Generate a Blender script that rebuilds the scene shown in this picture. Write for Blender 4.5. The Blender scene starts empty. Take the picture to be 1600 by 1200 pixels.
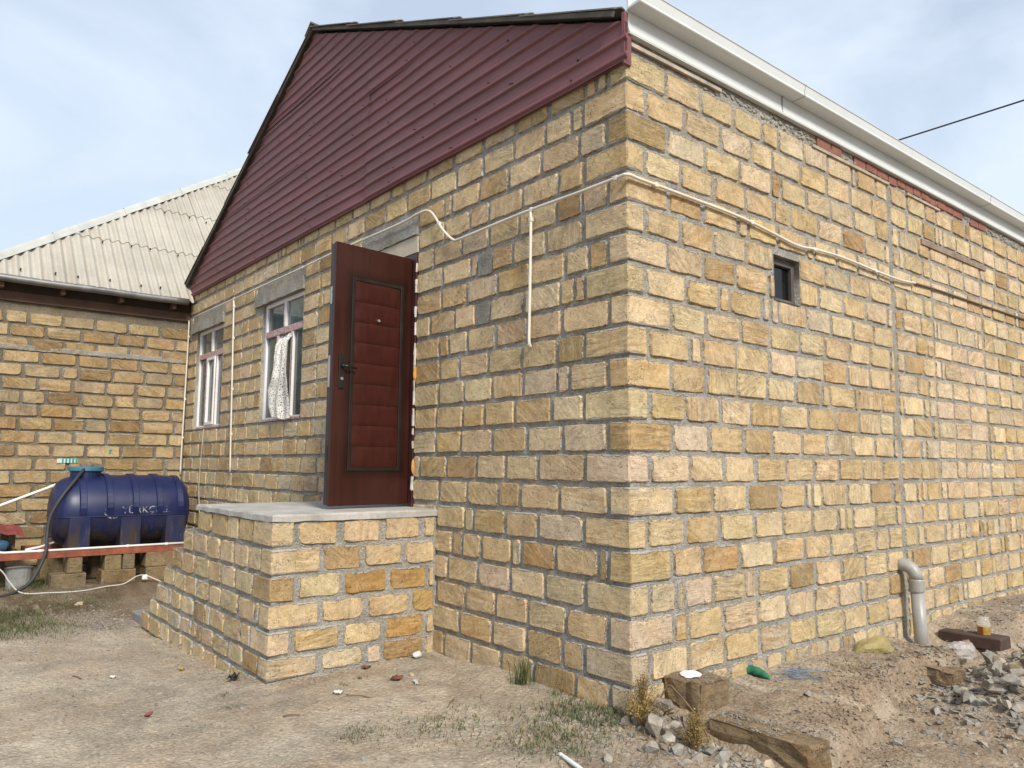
import bpy, bmesh, math, random
import numpy as np
from mathutils import Vector, Matrix

SC = bpy.context.scene
COL = SC.collection
rnd = random.Random(11)
U = rnd.uniform

# ------------------------------------------------------------------ camera
FPX, YAW, PITCH, ROLL = 1189.10, 0.890050, 0.1064455, 0.0079422      # measured from the block courses
CAM = np.array([3.18428, -3.51166, 1.51591])
_fw = np.array([-math.sin(YAW)*math.cos(PITCH), math.cos(YAW)*math.cos(PITCH), math.sin(PITCH)])
_r = np.array([math.cos(YAW), math.sin(YAW), 0.0]); _u = np.cross(_r, _fw)
RGT = _r*math.cos(ROLL)+_u*math.sin(ROLL); UPV = -_r*math.sin(ROLL)+_u*math.cos(ROLL); FWD = _fw
cd = bpy.data.cameras.new('camera'); cam = bpy.data.objects.new('camera', cd); COL.objects.link(cam)
cam.matrix_world = Matrix(((RGT[0], UPV[0], -FWD[0], CAM[0]), (RGT[1], UPV[1], -FWD[1], CAM[1]),
                           (RGT[2], UPV[2], -FWD[2], CAM[2]), (0, 0, 0, 1)))
cd.sensor_width = 36.0; cd.sensor_fit = 'HORIZONTAL'; cd.lens = FPX/1600*36.0
cd.clip_start = 0.05; cd.clip_end = 2000
SC.camera = cam

# ------------------------------------------------------------------ sky, sun, exposure
SUN_TO = Vector((1.0, -0.25, 0.82)).normalized()
W = bpy.data.worlds.new('World'); SC.world = W; W.use_nodes = True
wt = W.node_tree; wt.nodes.clear()
def wn(t, **k):
    n = wt.nodes.new(t)
    for a, b in k.items(): setattr(n, a, b)
    return n
sky = wn('ShaderNodeTexSky', sky_type='NISHITA', sun_disc=False)
sky.sun_elevation = math.asin(SUN_TO.z); sky.sun_rotation = math.atan2(SUN_TO.x, SUN_TO.y)
sky.air_density = 1.1; sky.dust_density = 2.2; sky.ozone_density = 1.2
tc = wn('ShaderNodeTexCoord'); mp = wn('ShaderNodeMapping'); mp.inputs['Scale'].default_value = (1.0, 1.0, 2.2)
n1 = wn('ShaderNodeTexNoise'); n1.inputs['Scale'].default_value = 1.9; n1.inputs['Detail'].default_value = 7; n1.inputs['Roughness'].default_value = .55; n1.inputs['Distortion'].default_value = .5
cr = wn('ShaderNodeValToRGB'); cr.color_ramp.elements[0].position = .36; cr.color_ramp.elements[1].position = .62
cr.color_ramp.elements[0].color = (.56, .56, .56, 1); cr.color_ramp.elements[1].color = (.93, .93, .93, 1)
mx = wn('ShaderNodeMix', data_type='RGBA'); mx.inputs[7].default_value = (5.0, 5.65, 6.5, 1)
bg = wn('ShaderNodeBackground'); bg.inputs['Strength'].default_value = 0.1
wo = wn('ShaderNodeOutputWorld'); L = wt.links.new
L(tc.outputs['Generated'], mp.inputs['Vector']); L(mp.outputs['Vector'], n1.inputs['Vector']); L(n1.outputs['Fac'], cr.inputs['Fac'])
L(cr.outputs['Color'], mx.inputs[0]); L(sky.outputs['Color'], mx.inputs[6]); L(mx.outputs[2], bg.inputs['Color']); L(bg.outputs['Background'], wo.inputs['Surface'])
sl = bpy.data.lights.new('sun', 'SUN'); sl.energy = 2.6; sl.angle = math.radians(11); sl.color = (1.0, .94, .84)
so = bpy.data.objects.new('sun', sl); COL.objects.link(so); so.rotation_euler = SUN_TO.to_track_quat('Z', 'Y').to_euler(); so.location = (6, -6, 12)
SC.view_settings.view_transform = 'Standard'; SC.view_settings.look = 'None'; SC.view_settings.exposure = 0.75; SC.view_settings.gamma = 1
SC.render.engine = 'CYCLES'; SC.cycles.use_denoising = True; SC.cycles.max_bounces = 6; SC.cycles.transparent_max_bounces = 12

# ------------------------------------------------------------------ measuring helpers (photo pixel to a point on a real plane)
def ray(u, v): return FWD+RGT*(u-800)/FPX-UPV*(v-600)/FPX
def onX(u, v, x=0.0): d = ray(u, v); return CAM+d*(x-CAM[0])/d[0]
def onY(u, v, y=0.0): d = ray(u, v); return CAM+d*(y-CAM[1])/d[1]
def onZ(u, v, z=0.0): d = ray(u, v); return CAM+d*(z-CAM[2])/d[2]
def on_ground(u, v):
    z = 0.0
    for _ in range(25):
        p = onZ(u, v, z); z = .5*z+.5*float(gz(p[0], p[1]))
    return p
# ------------------------------------------------------------------ noise
def _h(ix, iy, s):
    n = (ix.astype(np.int64)*374761393+iy.astype(np.int64)*668265263+s*974711) & 0xffffffff
    n = ((n ^ (n >> 13))*1274126177) & 0xffffffff
    return ((n ^ (n >> 16)) & 0xffff)/65535.0
def vnoise(x, y, s=0):
    x = np.asarray(x, float); y = np.asarray(y, float)
    ix = np.floor(x); iy = np.floor(y); fx = x-ix; fy = y-iy
    fx = fx*fx*(3-2*fx); fy = fy*fy*(3-2*fy)
    a = _h(ix, iy, s); b = _h(ix+1, iy, s); c = _h(ix, iy+1, s); d = _h(ix+1, iy+1, s)
    return (a*(1-fx)+b*fx)*(1-fy)+(c*(1-fx)+d*fx)*fy-.5
def fbm(x, y, s=0, o=3):
    t = 0; a = 1.0
    for i in range(o): t = t+a*vnoise(np.asarray(x)*2**i, np.asarray(y)*2**i, s+i*17); a *= .5
    return t
def sstep(a, b, x): t = np.clip((x-a)/(b-a), 0, 1); return t*t*(3-2*t)

# ------------------------------------------------------------------ object helpers
def tag(o, label=None, cat=None, group=None, kind=None):
    if label: o['label'] = label
    if cat: o['category'] = cat
    if group: o['group'] = group
    if kind: o['kind'] = kind
    return o
def empty(name, loc=(0, 0, 0), **k):
    o = bpy.data.objects.new(name, None); o.location = loc; o.empty_display_size = .1; COL.objects.link(o); return tag(o, **k)
def link(name, me, parent=None, loc=(0, 0, 0)):
    o = bpy.data.objects.new(name, me); o.location = loc; COL.objects.link(o)
    if parent is not None:
        o.parent = parent
        if parent.parent is None: o.matrix_parent_inverse = Matrix.Translation(-Vector(parent.location))
        else: o.matrix_parent_inverse = Matrix.Translation(-Vector(parent.location))
    return o
def mk(name, v, f, mat, parent=None, smooth=False, uv=None, tint=None, loc=(0, 0, 0), luv=None, dim=None):
    me = bpy.data.meshes.new(name); me.from_pydata([tuple(map(float, p)) for p in v], [], f)
    me.materials.append(mat)
    if smooth: me.polygons.foreach_set('use_smooth', [True]*len(me.polygons))
    if uv is not None:
        l = me.uv_layers.new(name='UVMap'); idx = np.zeros(len(me.loops), int); me.loops.foreach_get('vertex_index', idx)
        l.data.foreach_set('uv', np.asarray(uv, float)[idx].ravel())
        if luv is None: luv = [(0, 0)]*len(v)
        l2 = me.uv_layers.new(name='LOC'); l2.data.foreach_set('uv', np.asarray(luv, float)[idx].ravel())
        set_tint(me, (9, 9, 9) if dim is None else dim, 'dim')
    if tint is not None: set_tint(me, tint)
    me.update()
    return link(name, me, parent, loc)
def set_tint(me, t, nm='tint'):
    t = np.asarray(t, float)
    if t.ndim == 1: t = np.tile(t, (len(me.vertices), 1))
    a = me.color_attributes.new(nm, 'FLOAT_COLOR', 'POINT'); a.data.foreach_set('color', np.c_[t, np.ones(len(t))].ravel())
class Geo:
    """collects shapes of ONE part"""
    def __init__(s): s.v = []; s.f = []
    def add(s, v, f): n = len(s.v); s.v += [tuple(p) for p in v]; s.f += [tuple(i+n for i in q) for q in f]; return s
    def box(s, x0, x1, y0, y1, z0, z1):
        return s.add([(x0, y0, z0), (x1, y0, z0), (x1, y1, z0), (x0, y1, z0), (x0, y0, z1), (x1, y0, z1), (x1, y1, z1), (x0, y1, z1)],
                     [(0, 3, 2, 1), (4, 5, 6, 7), (0, 1, 5, 4), (1, 2, 6, 5), (2, 3, 7, 6), (3, 0, 4, 7)])
    def tube(s, pts, r, n=8, cap=True):
        pts = [Vector(p) for p in pts]; rr = r if isinstance(r, (list, tuple)) else [r]*len(pts)
        v = []; f = []; up = Vector((0.13, 0.21, .97))
        for i, p in enumerate(pts):
            t = (pts[min(i+1, len(pts)-1)]-pts[max(i-1, 0)]).normalized()
            a = t.cross(up)
            if a.length < .05: a = t.cross(Vector((1, 0, 0)))
            a.normalize(); b = t.cross(a)
            for k in range(n):
                c = 2*math.pi*k/n; v.append(p+(a*math.cos(c)+b*math.sin(c))*rr[i])
        for i in range(len(pts)-1):
            for k in range(n): f.append((i*n+k, i*n+(k+1) % n, (i+1)*n+(k+1) % n, (i+1)*n+k))
        if cap: f.append(tuple(range(n))); f.append(tuple((len(pts)-1)*n+k for k in reversed(range(n))))
        return s.add(v, f)
    def extr(s, prof, axis, a, b):
        """closed profile in the two other axes, extruded"""
        def P(q, t): return {'y': (q[0], t, q[1]), 'x': (t, q[0], q[1]), 'z': (q[0], q[1], t)}[axis]
        n = len(prof); v = [P(q, a) for q in prof]+[P(q, b) for q in prof]
        f = [(i, (i+1) % n, n+(i+1) % n, n+i) for i in range(n)]+[tuple(range(n-1, -1, -1)), tuple(range(n, 2*n))]
        return s.add(v, f)
    def build(s, name, mat, parent=None, smooth=False, bevel=0, jit=0, loc=(0, 0, 0), **k):
        bm = bmesh.new(); vs = [bm.verts.new(p) for p in s.v]
        for q in s.f:
            try: bm.faces.new([vs[i] for i in q])
            except ValueError: pass
        bmesh.ops.recalc_face_normals(bm, faces=bm.faces)
        if bevel: bmesh.ops.bevel(bm, geom=bm.edges[:], offset=bevel, segments=1, affect='EDGES', profile=.5)
        if jit:
            for v in bm.verts: v.co += Vector((U(-jit, jit), U(-jit, jit), U(-jit, jit)))
        me = bpy.data.meshes.new(name); bm.to_mesh(me); bm.free(); me.materials.append(mat)
        if smooth: me.polygons.foreach_set('use_smooth', [True]*len(me.polygons))
        o = link(name, me, parent, loc); return tag(o, **k)
def spline(pts, n=8):
    """Catmull-Rom through points"""
    P = [Vector(p) for p in pts]; P = [P[0]*2-P[1]]+P+[P[-1]*2-P[-2]]; out = []
    for i in range(1, len(P)-2):
        for k in range(n):
            t = k/n; a, b, c, d = P[i-1:i+3]
            out.append(.5*((2*b)+(c-a)*t+(2*a-5*b+4*c-d)*t*t+(3*b-a-3*c+d)*t**3))
    return out+[P[-2]]

# ------------------------------------------------------------------ materials
class NT:
    def __init__(s, name):
        s.m = bpy.data.materials.new(name); s.m.use_nodes = True; s.t = s.m.node_tree
        s.b = s.t.nodes['Principled BSDF']; s.out = s.t.nodes['Material Output']
    def n(s, t, **k):
        q = s.t.nodes.new(t)
        for a, b in k.items(): setattr(q, a, b)
        return q
    def put(s, sock, val):
        if hasattr(val, 'is_output'): s.t.links.new(val, sock)
        else: sock.default_value = val
    def math(s, op, a, b=0.0, c=None):
        q = s.n('ShaderNodeMath', operation=op); s.put(q.inputs[0], a); s.put(q.inputs[1], b)
        if c is not None: s.put(q.inputs[2], c)
        return q.outputs[0]
    def noise(s, vec, scale, detail=3, rough=.5, dist=0):
        q = s.n('ShaderNodeTexNoise'); s.put(q.inputs['Vector'], vec)
        q.inputs['Scale'].default_value = scale; q.inputs['Detail'].default_value = detail; q.inputs['Roughness'].default_value = rough; q.inputs['Distortion'].default_value = dist
        return q.outputs['Fac']
    def voro(s, vec, scale, feat='F1', out='Distance'):
        q = s.n('ShaderNodeTexVoronoi', feature=feat); s.put(q.inputs['Vector'], vec); q.inputs['Scale'].default_value = scale; return q.outputs[out]
    def map(s, vec, scale=(1, 1, 1), rot=(0, 0, 0)):
        q = s.n('ShaderNodeMapping'); s.put(q.inputs['Vector'], vec); q.inputs['Scale'].default_value = scale; q.inputs['Rotation'].default_value = rot; return q.outputs[0]
    def ramp(s, fac, lo, hi, a=0.0, b=1.0):
        q = s.n('ShaderNodeMapRange'); q.clamp = True; s.put(q.inputs['Value'], fac)
        for i, x in zip((1, 2, 3, 4), (lo, hi, a, b)): s.put(q.inputs[i], x)
        return q.outputs[0]
    def mix(s, fac, a, b, mode='MIX'):
        q = s.n('ShaderNodeMix', data_type='RGBA', blend_type=mode); s.put(q.inputs[0], fac)
        for i, x in ((6, a), (7, b)): s.put(q.inputs[i], x if hasattr(x, 'is_output') else (*x, 1) if len(x) == 3 else x)
        return q.outputs[2]
    def scale(s, col, f):
        q = s.n('ShaderNodeVectorMath', operation='SCALE'); s.put(q.inputs[0], col); s.put(q.inputs['Scale'], f); return q.outputs[0]
    def rgb(s, c): q = s.n('ShaderNodeRGB'); q.outputs[0].default_value = (*c, 1); return q.outputs[0]
    def obj(s): return s.n('ShaderNodeTexCoord').outputs['Object']
    def pos(s): return s.n('ShaderNodeNewGeometry').outputs['Position']
    def uv(s): return s.n('ShaderNodeUVMap', uv_map='UVMap').outputs[0]
    def bump(s, h, strength=.4, dist=.01):
        q = s.n('ShaderNodeBump'); q.inputs['Strength'].default_value = strength; q.inputs['Distance'].default_value = dist; s.put(q.inputs['Height'], h); s.put(s.b.inputs['Normal'], q.outputs[0])
    def fin(s, col, rough=.85, metal=0.0, spec=None):
        s.put(s.b.inputs['Base Color'], col if hasattr(col, 'is_output') else (*col, 1)); s.put(s.b.inputs['Roughness'], rough); s.b.inputs['Metallic'].default_value = metal
        if spec is not None: s.b.inputs['Specular IOR Level'].default_value = spec
        return s.m
def plain(name, col, rough=.7, var=.25, scale=8, metal=0.0, bump=.15, spec=None, fine=60):
    """even paint or plastic with blotches, fine grain and a little wear"""
    n = NT(name); p = n.pos(); a = n.noise(p, scale, 4); b = n.noise(p, fine, 3)
    f = n.math('MULTIPLY', n.ramp(a, .25, .75, 1-var, 1+var), n.ramp(b, .2, .8, 1-var*.5, 1+var*.5))
    if bump: n.bump(b, bump, .004)
    return n.fin(n.scale(n.rgb(col), f), n.ramp(a, .3, .7, max(rough-.08, .03), rough+.08), metal, spec)

MORTAR = (.41, .39, .35)
def stone_mat(name, dirt=.0):
    n = NT(name); uv = n.uv(); at = n.n('ShaderNodeAttribute', attribute_name='tint').outputs['Color']; p = n.pos()
    big = n.noise(uv, 6.5, 5, .6); fine = n.noise(uv, 130, 5, .75)
    st = n.noise(n.map(uv, (7, 44, 1)), 1.0, 5, .68, .5); mid = n.noise(uv, 30, 4, .6)
    msk = n.ramp(n.noise(uv, 2.0, 2), .44, .56)
    por = n.math('MULTIPLY', n.ramp(n.voro(uv, 75), .12, .30, 1, 0), n.ramp(n.noise(uv, 11, 3), .46, .58))
    f = n.math('MULTIPLY', n.math('MULTIPLY', n.ramp(big, .25, .75, .76, 1.2), n.ramp(mid, .28, .72, .80, 1.17)), n.ramp(fine, .28, .72, .66, 1.26))
    f = n.math('MULTIPLY', f, n.math('ADD', 1.0, n.math('MULTIPLY', n.ramp(st, .3, .7, -.40, .20), msk)))
    f = n.math('MULTIPLY', f, n.math('SUBTRACT', 1.0, n.math('MULTIPLY', por, .62)))
    c = n.scale(at, f)
    c = n.mix(n.ramp(n.noise(uv, 3.1, 3), .5, .68, 0, .4), c, n.mix(1.0, c, (1.0, .86, .64), 'MULTIPLY'))
    bnd = n.math('MULTIPLY', n.ramp(n.noise(n.map(uv, (1.6, 19, 1)), 1.0, 3, .55, .5), .44, .60), n.ramp(n.noise(n.map(uv, (.13, .13, .13)), 1.0, 1), .50, .56, 0, .55))
    c = n.mix(bnd, c, n.mix(1.0, c, (.74, .60, .42), 'MULTIPLY'))
    sm = n.ramp(n.noise(p, 7.5, 7, .62), .58, .80, 0, .5)
    c = n.mix(sm, c, (MORTAR[0]*1.15, MORTAR[1]*1.15, MORTAR[2]*1.15))
    lo = n.n('ShaderNodeSeparateXYZ'); n.t.links.new(n.n('ShaderNodeUVMap', uv_map='LOC').outputs[0], lo.inputs[0])
    dm = n.n('ShaderNodeSeparateXYZ'); n.t.links.new(n.n('ShaderNodeAttribute', attribute_name='dim').outputs['Vector'], dm.inputs[0])
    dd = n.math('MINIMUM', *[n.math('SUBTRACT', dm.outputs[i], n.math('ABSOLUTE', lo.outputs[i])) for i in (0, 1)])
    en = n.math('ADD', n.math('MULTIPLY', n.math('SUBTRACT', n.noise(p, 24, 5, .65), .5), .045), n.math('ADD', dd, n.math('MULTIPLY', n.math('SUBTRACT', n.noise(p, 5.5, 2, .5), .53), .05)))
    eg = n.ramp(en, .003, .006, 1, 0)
    c = n.mix(eg, c, n.scale(n.rgb(MORTAR), n.ramp(n.noise(p, 70, 4, .7), .25, .75, .68, 1.28)))
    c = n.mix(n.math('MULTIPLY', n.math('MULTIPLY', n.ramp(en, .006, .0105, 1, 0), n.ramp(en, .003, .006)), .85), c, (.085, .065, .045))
    if dirt: c = n.mix(n.ramp(n.noise(p, 2.3, 5, .6), .46, .66, 0, dirt), c, (.12, .085, .05))
    h = n.math('ADD', n.math('MULTIPLY', n.math('MULTIPLY', st, msk), 1.0), n.math('MULTIPLY', fine, .8))
    h = n.math('SUBTRACT', n.math('ADD', h, n.math('ADD', big, n.math('MULTIPLY', mid, .8))), n.math('MULTIPLY', por, 1.1))
    n.bump(h, .9, .014)
    return n.fin(c, .93, 0, .2)
def mortar_mat(name, c0=MORTAR):
    n = NT(name); p = n.pos()
    a = n.noise(p, 3.5, 5, .6); b = n.noise(p, 55, 5, .7); g = n.voro(p, 130)
    f = n.math('MULTIPLY', n.ramp(a, .3, .7, .74, 1.2), n.ramp(b, .27, .73, .52, 1.38))
    n.bump(n.math('ADD', b, n.math('MULTIPLY', g, .5)), 1.0, .022)
    c = n.mix(n.ramp(n.noise(p, 1.4, 3), .45, .62, 0, .6), n.scale(n.rgb(c0), f), n.scale(n.rgb((c0[0]*1.05, c0[1]*.96, c0[2]*.78)), f))
    return n.fin(c, .95, 0, .15)
M_STONE = stone_mat('limestone'); M_STONE2 = stone_mat('weathered_limestone', .22)
M_MORT = mortar_mat('mortar'); M_MORT2 = mortar_mat('dark_mortar', (.25, .22, .175)); M_CONC = mortar_mat('concrete', (.30, .29, .265))
M_LINT = mortar_mat('lintel_concrete', (.40, .385, .35))
PAL = [((.605, .465, .27), 7), ((.635, .50, .305), 6), ((.575, .43, .23), 3.5), ((.50, .36, .185), 1.6), ((.42, .30, .155), .6), ((.63, .505, .34), 1.2), ((.56, .465, .31), 1.0)]
def tint(k=1.0, pal=PAL):
    c = rnd.choices([p[0] for p in pal], [p[1] for p in pal])[0]; s = U(.92, 1.10)*k; return tuple(x*s*q*U(.975, 1.025) for x, q in zip(c, (1.0, 1.0, 1.03)))

# ------------------------------------------------------------------ masonry
class Wall:
    """plane with origin O, horizontal direction S, outward normal N"""
    def __init__(s, O, S, N): s.O = Vector(O); s.S = Vector(S); s.N = Vector(N)
    def P(s, a, z, d): return s.O+s.S*a+Vector((0, 0, z))+s.N*d
def block_geo(wall, a0, a1, z0, z1, proud=None, chip=.12):
    """rough block face: uneven outline, worn corners; returns verts, faces, uv"""
    w = a1-a0; h = z1-z0; cx = (a0+a1)/2; cz = (z0+z1)/2
    m = min(w, h); c = []
    rr = [min(U(.010, .026) if rnd.random() > chip else U(.024, .055), m*.35) for _ in range(4)]
    j = lambda q=.005: U(-q, q)
    x, z = w/2, h/2; skew = U(-.006, .006); tz = U(-.008, .008)
    def corner(sx, sz, r, flip):
        a = [(sx*(x-r), sz*z), (sx*(x-r*.32)+j(.003), sz*(z-r*.32)+j(.003)), (sx*x, sz*(z-r))]
        return a[::-1] if flip else a
    c += corner(-1, -1, rr[0], True)
    if w > .14: c += [(-x*.5+j(.03), -z+j()), (j(.03), -z+j()), (x*.5+j(.03), -z+j())]
    c += corner(1, -1, rr[1], False)+[(x+j(), j(.03))]+corner(1, 1, rr[2], True)
    if w > .14: c += [(x*.5+j(.03), z+j()), (j(.03), z+j()), (-x*.5+j(.03), z+j())]
    c += corner(-1, 1, rr[3], False)+[(-x+j(), j(.03))]
    c = [(px+skew*(pz/z)+j(.003), pz+tz*(px/max(x, .05))*.5+j(.003)) for px, pz in c]
    n = len(c); pr = U(.003, .009) if proud is None else proud; tx, tyy = U(-.010, .010), U(-.014, .014)
    V = []; ins = min(.012, m*.11)
    for px, pz in c: V.append((px, pz, -.018))
    for px, pz in c:
        l = math.hypot(px, pz); k = 1-ins*1.25/l if l > .01 else 1
        V.append((px*k, pz*(1-ins/abs(z)*min(1, abs(pz)/z)), pr+tx*px+tyy*pz+j(.0012)))
    F = [tuple(range(n, 2*n))]+[(i, (i+1) % n, n+(i+1) % n, n+i) for i in range(n)]
    ang = rnd.choice((0, 0, .1, -.12, .55, .7, -.6, 1.57))+U(-.08, .08); ox, oy = U(0, 60), U(0, 60); ca, sa = math.cos(ang), math.sin(ang)
    uv = [(p[0]*ca-p[1]*sa+ox, p[0]*sa+p[1]*ca+oy) for p in V]
    ctr = wall.P(cx, cz, 0)
    W3 = [wall.S*p[0]+Vector((0, 0, p[1]))+wall.N*p[2] for p in V]
    return W3, F, uv, ctr, w*h, [(q[0], q[1]) for q in V], (x, z, 0)
def quoin_geo(x0, x1, y0, y1, z0, z1, sx=1, sy=-1):
    """corner block showing two faces"""
    bm = bmesh.new(); bmesh.ops.create_cube(bm, size=1)
    for v in bm.verts: v.co = Vector((v.co.x*(x1-x0), v.co.y*(y1-y0), v.co.z*(z1-z0)))
    bmesh.ops.bevel(bm, geom=bm.edges[:], offset=.009, segments=1, affect='EDGES', profile=.5)
    for v in bm.verts: v.co += Vector((U(-.004, .004), U(-.004, .004), U(-.004, .004)))
    bm.normal_update(); ox, oy = U(0, 60), U(0, 60); V = []; F = []; UVs = []; LU = []; DM = []
    for f in bm.faces:
        nrm = f.normal; q = []
        for v in f.verts:
            side = abs(nrm.x) > abs(nrm.y); V.append(v.co.copy()); UVs.append(((v.co.y if side else v.co.x)+ox, v.co.z+oy)); LU.append((v.co.y if side else v.co.x, v.co.z)); DM.append(((y1-y0)/2 if side else (x1-x0)/2, (z1-z0)/2, 0)); q.append(len(V)-1)
        F.append(tuple(q))
    bm.free(); return V, F, UVs, Vector(((x0+x1)/2, (y0+y1)/2, (z0+z1)/2)), ((x1-x0)+(y1-y0))*(z1-z0), LU, np.array(DM)+np.array((.02, 0, 0))
def place_blocks(blocks, keep, mat, rest_parent, rest_name='masonry_blocks'):
    """blocks: (geo, tint, parent, normal). The `keep` that show largest become objects, the rest one part."""
    def seen(b):
        (V, F, uv, c, ar, lu, dm), t, par, nrm = b
        d = Vector(CAM)-c; f = Vector(FWD).dot(-d)
        if f < .1: return 0
        u = 800+FPX*Vector(RGT).dot(-d)/f; v = 600-FPX*Vector(UPV).dot(-d)/f
        if not (-40 < u < 1640 and -40 < v < 1240): return 0
        return ar*max(.05, d.normalized().dot(nrm))/d.length_squared
    blocks = sorted(blocks, key=seen, reverse=True)
    for (V, F, uv, c, ar, lu, dm), t, par, nrm in blocks[:keep]:
        mk('block', V, F, mat, par, uv=uv, tint=t, loc=c, luv=lu, dim=dm)
    rest = blocks[keep:]
    if rest:
        v = []; f = []; u = []; tt = []; ll = []; dd = []
        for (V, F, uv, c, ar, lu, dm), t, par, nrm in rest:
            ll += list(lu); dd += [dm]*len(V) if isinstance(dm, tuple) else list(map(tuple, dm))
            n = len(v); v += [p+c for p in V]; f += [tuple(i+n for i in q) for q in F]; u += list(uv); tt += [t]*len(V)
        o = mk(rest_name, v, f, mat, rest_parent, uv=u, tint=np.array(tt), luv=ll, dim=np.array(dd)); tag(o, kind='stuff')
def mortar_sheet(name, wall, al, zl, holes, mat, parent, amp=.0068, base=-.0072, seed=0, depth=.22, topf=None):
    """displaced mortar surface with openings and their reveals"""
    al = np.array(al); zl = np.array(zl); A, Z = np.meshgrid(al, zl)
    D = base+amp*(fbm(A*11, Z*11, seed, 3)*1.2+.8*vnoise(A*45, Z*45, seed+5))
    v = [wall.P(a, z, d) for a, z, d in zip(A.ravel(), Z.ravel(), D.ravel())]; f = []; na = len(al)
    for i in range(len(zl)-1):
        zc = (zl[i]+zl[i+1])/2
        for k in range(na-1):
            ac = (al[k]+al[k+1])/2
            if any(h[0] < ac < h[1] and h[2] < zc < h[3] for h in holes): continue
            if topf and not topf(ac, zc): continue
            q = i*na+k; f.append((q, q+1, q+na+1, q+na))
    for a0, a1, z0, z1 in holes:
        n = len(v)
        for dd in (.003, -depth): v += [wall.P(a0, z0, dd), wall.P(a1, z0, dd), wall.P(a1, z1, dd), wall.P(a0, z1, dd)]
        f += [(n+i, n+(i+1) % 4, n+4+(i+1) % 4, n+4+i) for i in range(4)]
    return mk(name, v, f, mat, parent, smooth=True)
def lines(a, b, steps, extra=()):
    """grid lines whose spacing follows steps(x), with exact lines at extra"""
    o = [a]
    while o[-1] < b-1e-6: o.append(min(b, o[-1]+steps(o[-1])))
    o = [x for x in o if all(abs(x-e) > .006 for e in extra)]+[e for e in extra if a <= e <= b]
    return sorted(set(o))
def course(a0, a1, z0, z1, wmin=.34, wmax=.40, joint=(.013, .024), sliver=.10, holes=(), zj=.004):
    """block rectangles of one course between a0 and a1, cut at openings"""
    free = [(a0, a1)]
    for h in holes:
        if h[2] < z1-.04 and h[3] > z0+.04:
            nf = []
            for p, q in free:
                if h[1] <= p or h[0] >= q: nf.append((p, q))
                else:
                    if h[0]-p > .04: nf.append((p, h[0]))
                    if q-h[1] > .04: nf.append((h[1], q))
            free = nf
    out = []
    for p, q in free:
        x = p
        while x < q-.03:
            w = U(.055, .13) if rnd.random() < sliver else (U(.2, .3) if rnd.random() < .08 else U(wmin, wmax))
            g = U(*joint)
            e = x+w
            if q-e < .07: e = q-.006
            out.append((x+.004, min(e, q-.004), z0+U(.006, .006+zj*2), z1-U(.005, .005+zj*2)))
            x = e+g
    return out

# ================================================================== GROUND
CP = [(0, 0, .06), (-1, 0, .06), (-2.1, 0, .03), (-2.1, -.7, .0), (-2.1, -1.4, -.02), (-3.3, -1.4, -.11), (-4.2, -1.4, -.15), (-5.2, -1.4, -.18), (-6, -1.4, -.2), (-6.8, -1.6, -.12),
      (-7.9, -1.9, -.03), (-7.9, -.9, -.03), (-9.2, -1.5, 0), (-9.2, 0, 0), (-7.8, -2.6, -.05), (-6, -2.5, -.14), (-5, -3, -.1), (-1.8, -3, -.04), (0, -1, -.01), (.2, -.7, -.01), (1, -1.5, -.05),
      (1, 0, -.06), (.6, .1, -.05), (3, -3.5, -.05), (-9, -5, 0), (-3.5, -2.2, -.1), (1.6, 1.2, -.12), (1.2, 2.5, -.12), (2, 4, -.1), (3, 8, 0), (10, 10, 0), (-15, -15, 0), (10, -10, 0), (0, -12, 0), (-7, -.3, -.08)]
def gz(x, y, fine=True):
    x = np.asarray(x, float); y = np.asarray(y, float); num = 0; den = 0
    for cx, cy, cz in CP:
        w = 1/((x-cx)**2+(y-cy)**2+.06)**1.6; num = num+w*cz; den = den+w
    z = num/den
    n1 = fbm(x*1.7, y*1.7, 3, 3)
    xe = .82-.36*sstep(1.2, 1.55, y)+.24*n1+.10*vnoise(x*7, y*7, 8)+.05*vnoise(x*17, y*17, 9)
    zb = .095-.05*x+.02*n1; lo = -.06-.07*sstep(.9, 1.5, y)
    s = sstep(xe-.02, xe+.10, x); zr = zb*(1-s)+lo*s
    m = sstep(.17, .34, y)*sstep(-.2, 0, x)*(1-sstep(2.0, 3.6, x)); z = z*(1-m)+zr*m
    z = z-.24*np.exp(-((x-.22)/.2)**2-((y-3.62)/.3)**2)
    z = z+.25*np.exp(-((x-1.22)/.46)**2-((y-3.25)/.75)**2)
    z = z+.12*np.exp(-((x-.45)/.5)**2-((y-5.5)/1.1)**2)
    if fine:
        k = 1-.5*sstep(3, 12, np.hypot(x, y+1))
        rough = .75+1.0*sstep(-.6, .6, x)
        z = z+k*(.022*fbm(x*2.3, y*2.3, 21, 3)+rough*(.016*fbm(x*8, y*8, 31, 3)+.007*vnoise(x*28, y*28, 41)))
    return z
def axis(segs, far):
    o = []
    for a, b, st in segs: o += list(np.arange(a, b, st))
    o.append(segs[-1][1]); x = o[-1]; st = .15
    while x < far: st *= 1.35; x += st; o.append(x)
    x = o[0]; st = .15; pre = []
    while x > -far: st *= 1.35; x -= st; pre.append(x)
    return np.array(pre[::-1]+o)
n = NT('dry_soil'); p = n.pos()
sp = n.n('ShaderNodeSeparateXYZ'); n.t.links.new(p, sp.inputs[0])
a = n.noise(p, .75, 5, .6, .4); b = n.noise(p, 4.5, 6, .65); c = n.noise(p, 38, 6, .72); g = n.voro(p, 42); g2 = n.voro(p, 120)
col = n.mix(n.ramp(a, .38, .62), (.43, .335, .24), (.52, .44, .335)); col = n.mix(n.ramp(b, .40, .66, 0, .6), col, (.40, .34, .265))
grey = n.ramp(n.noise(p, 1.3, 4, .6, .3), .48, .62, 0, .7)
yard = n.ramp(sp.outputs[0], .0, -.9)
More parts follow.
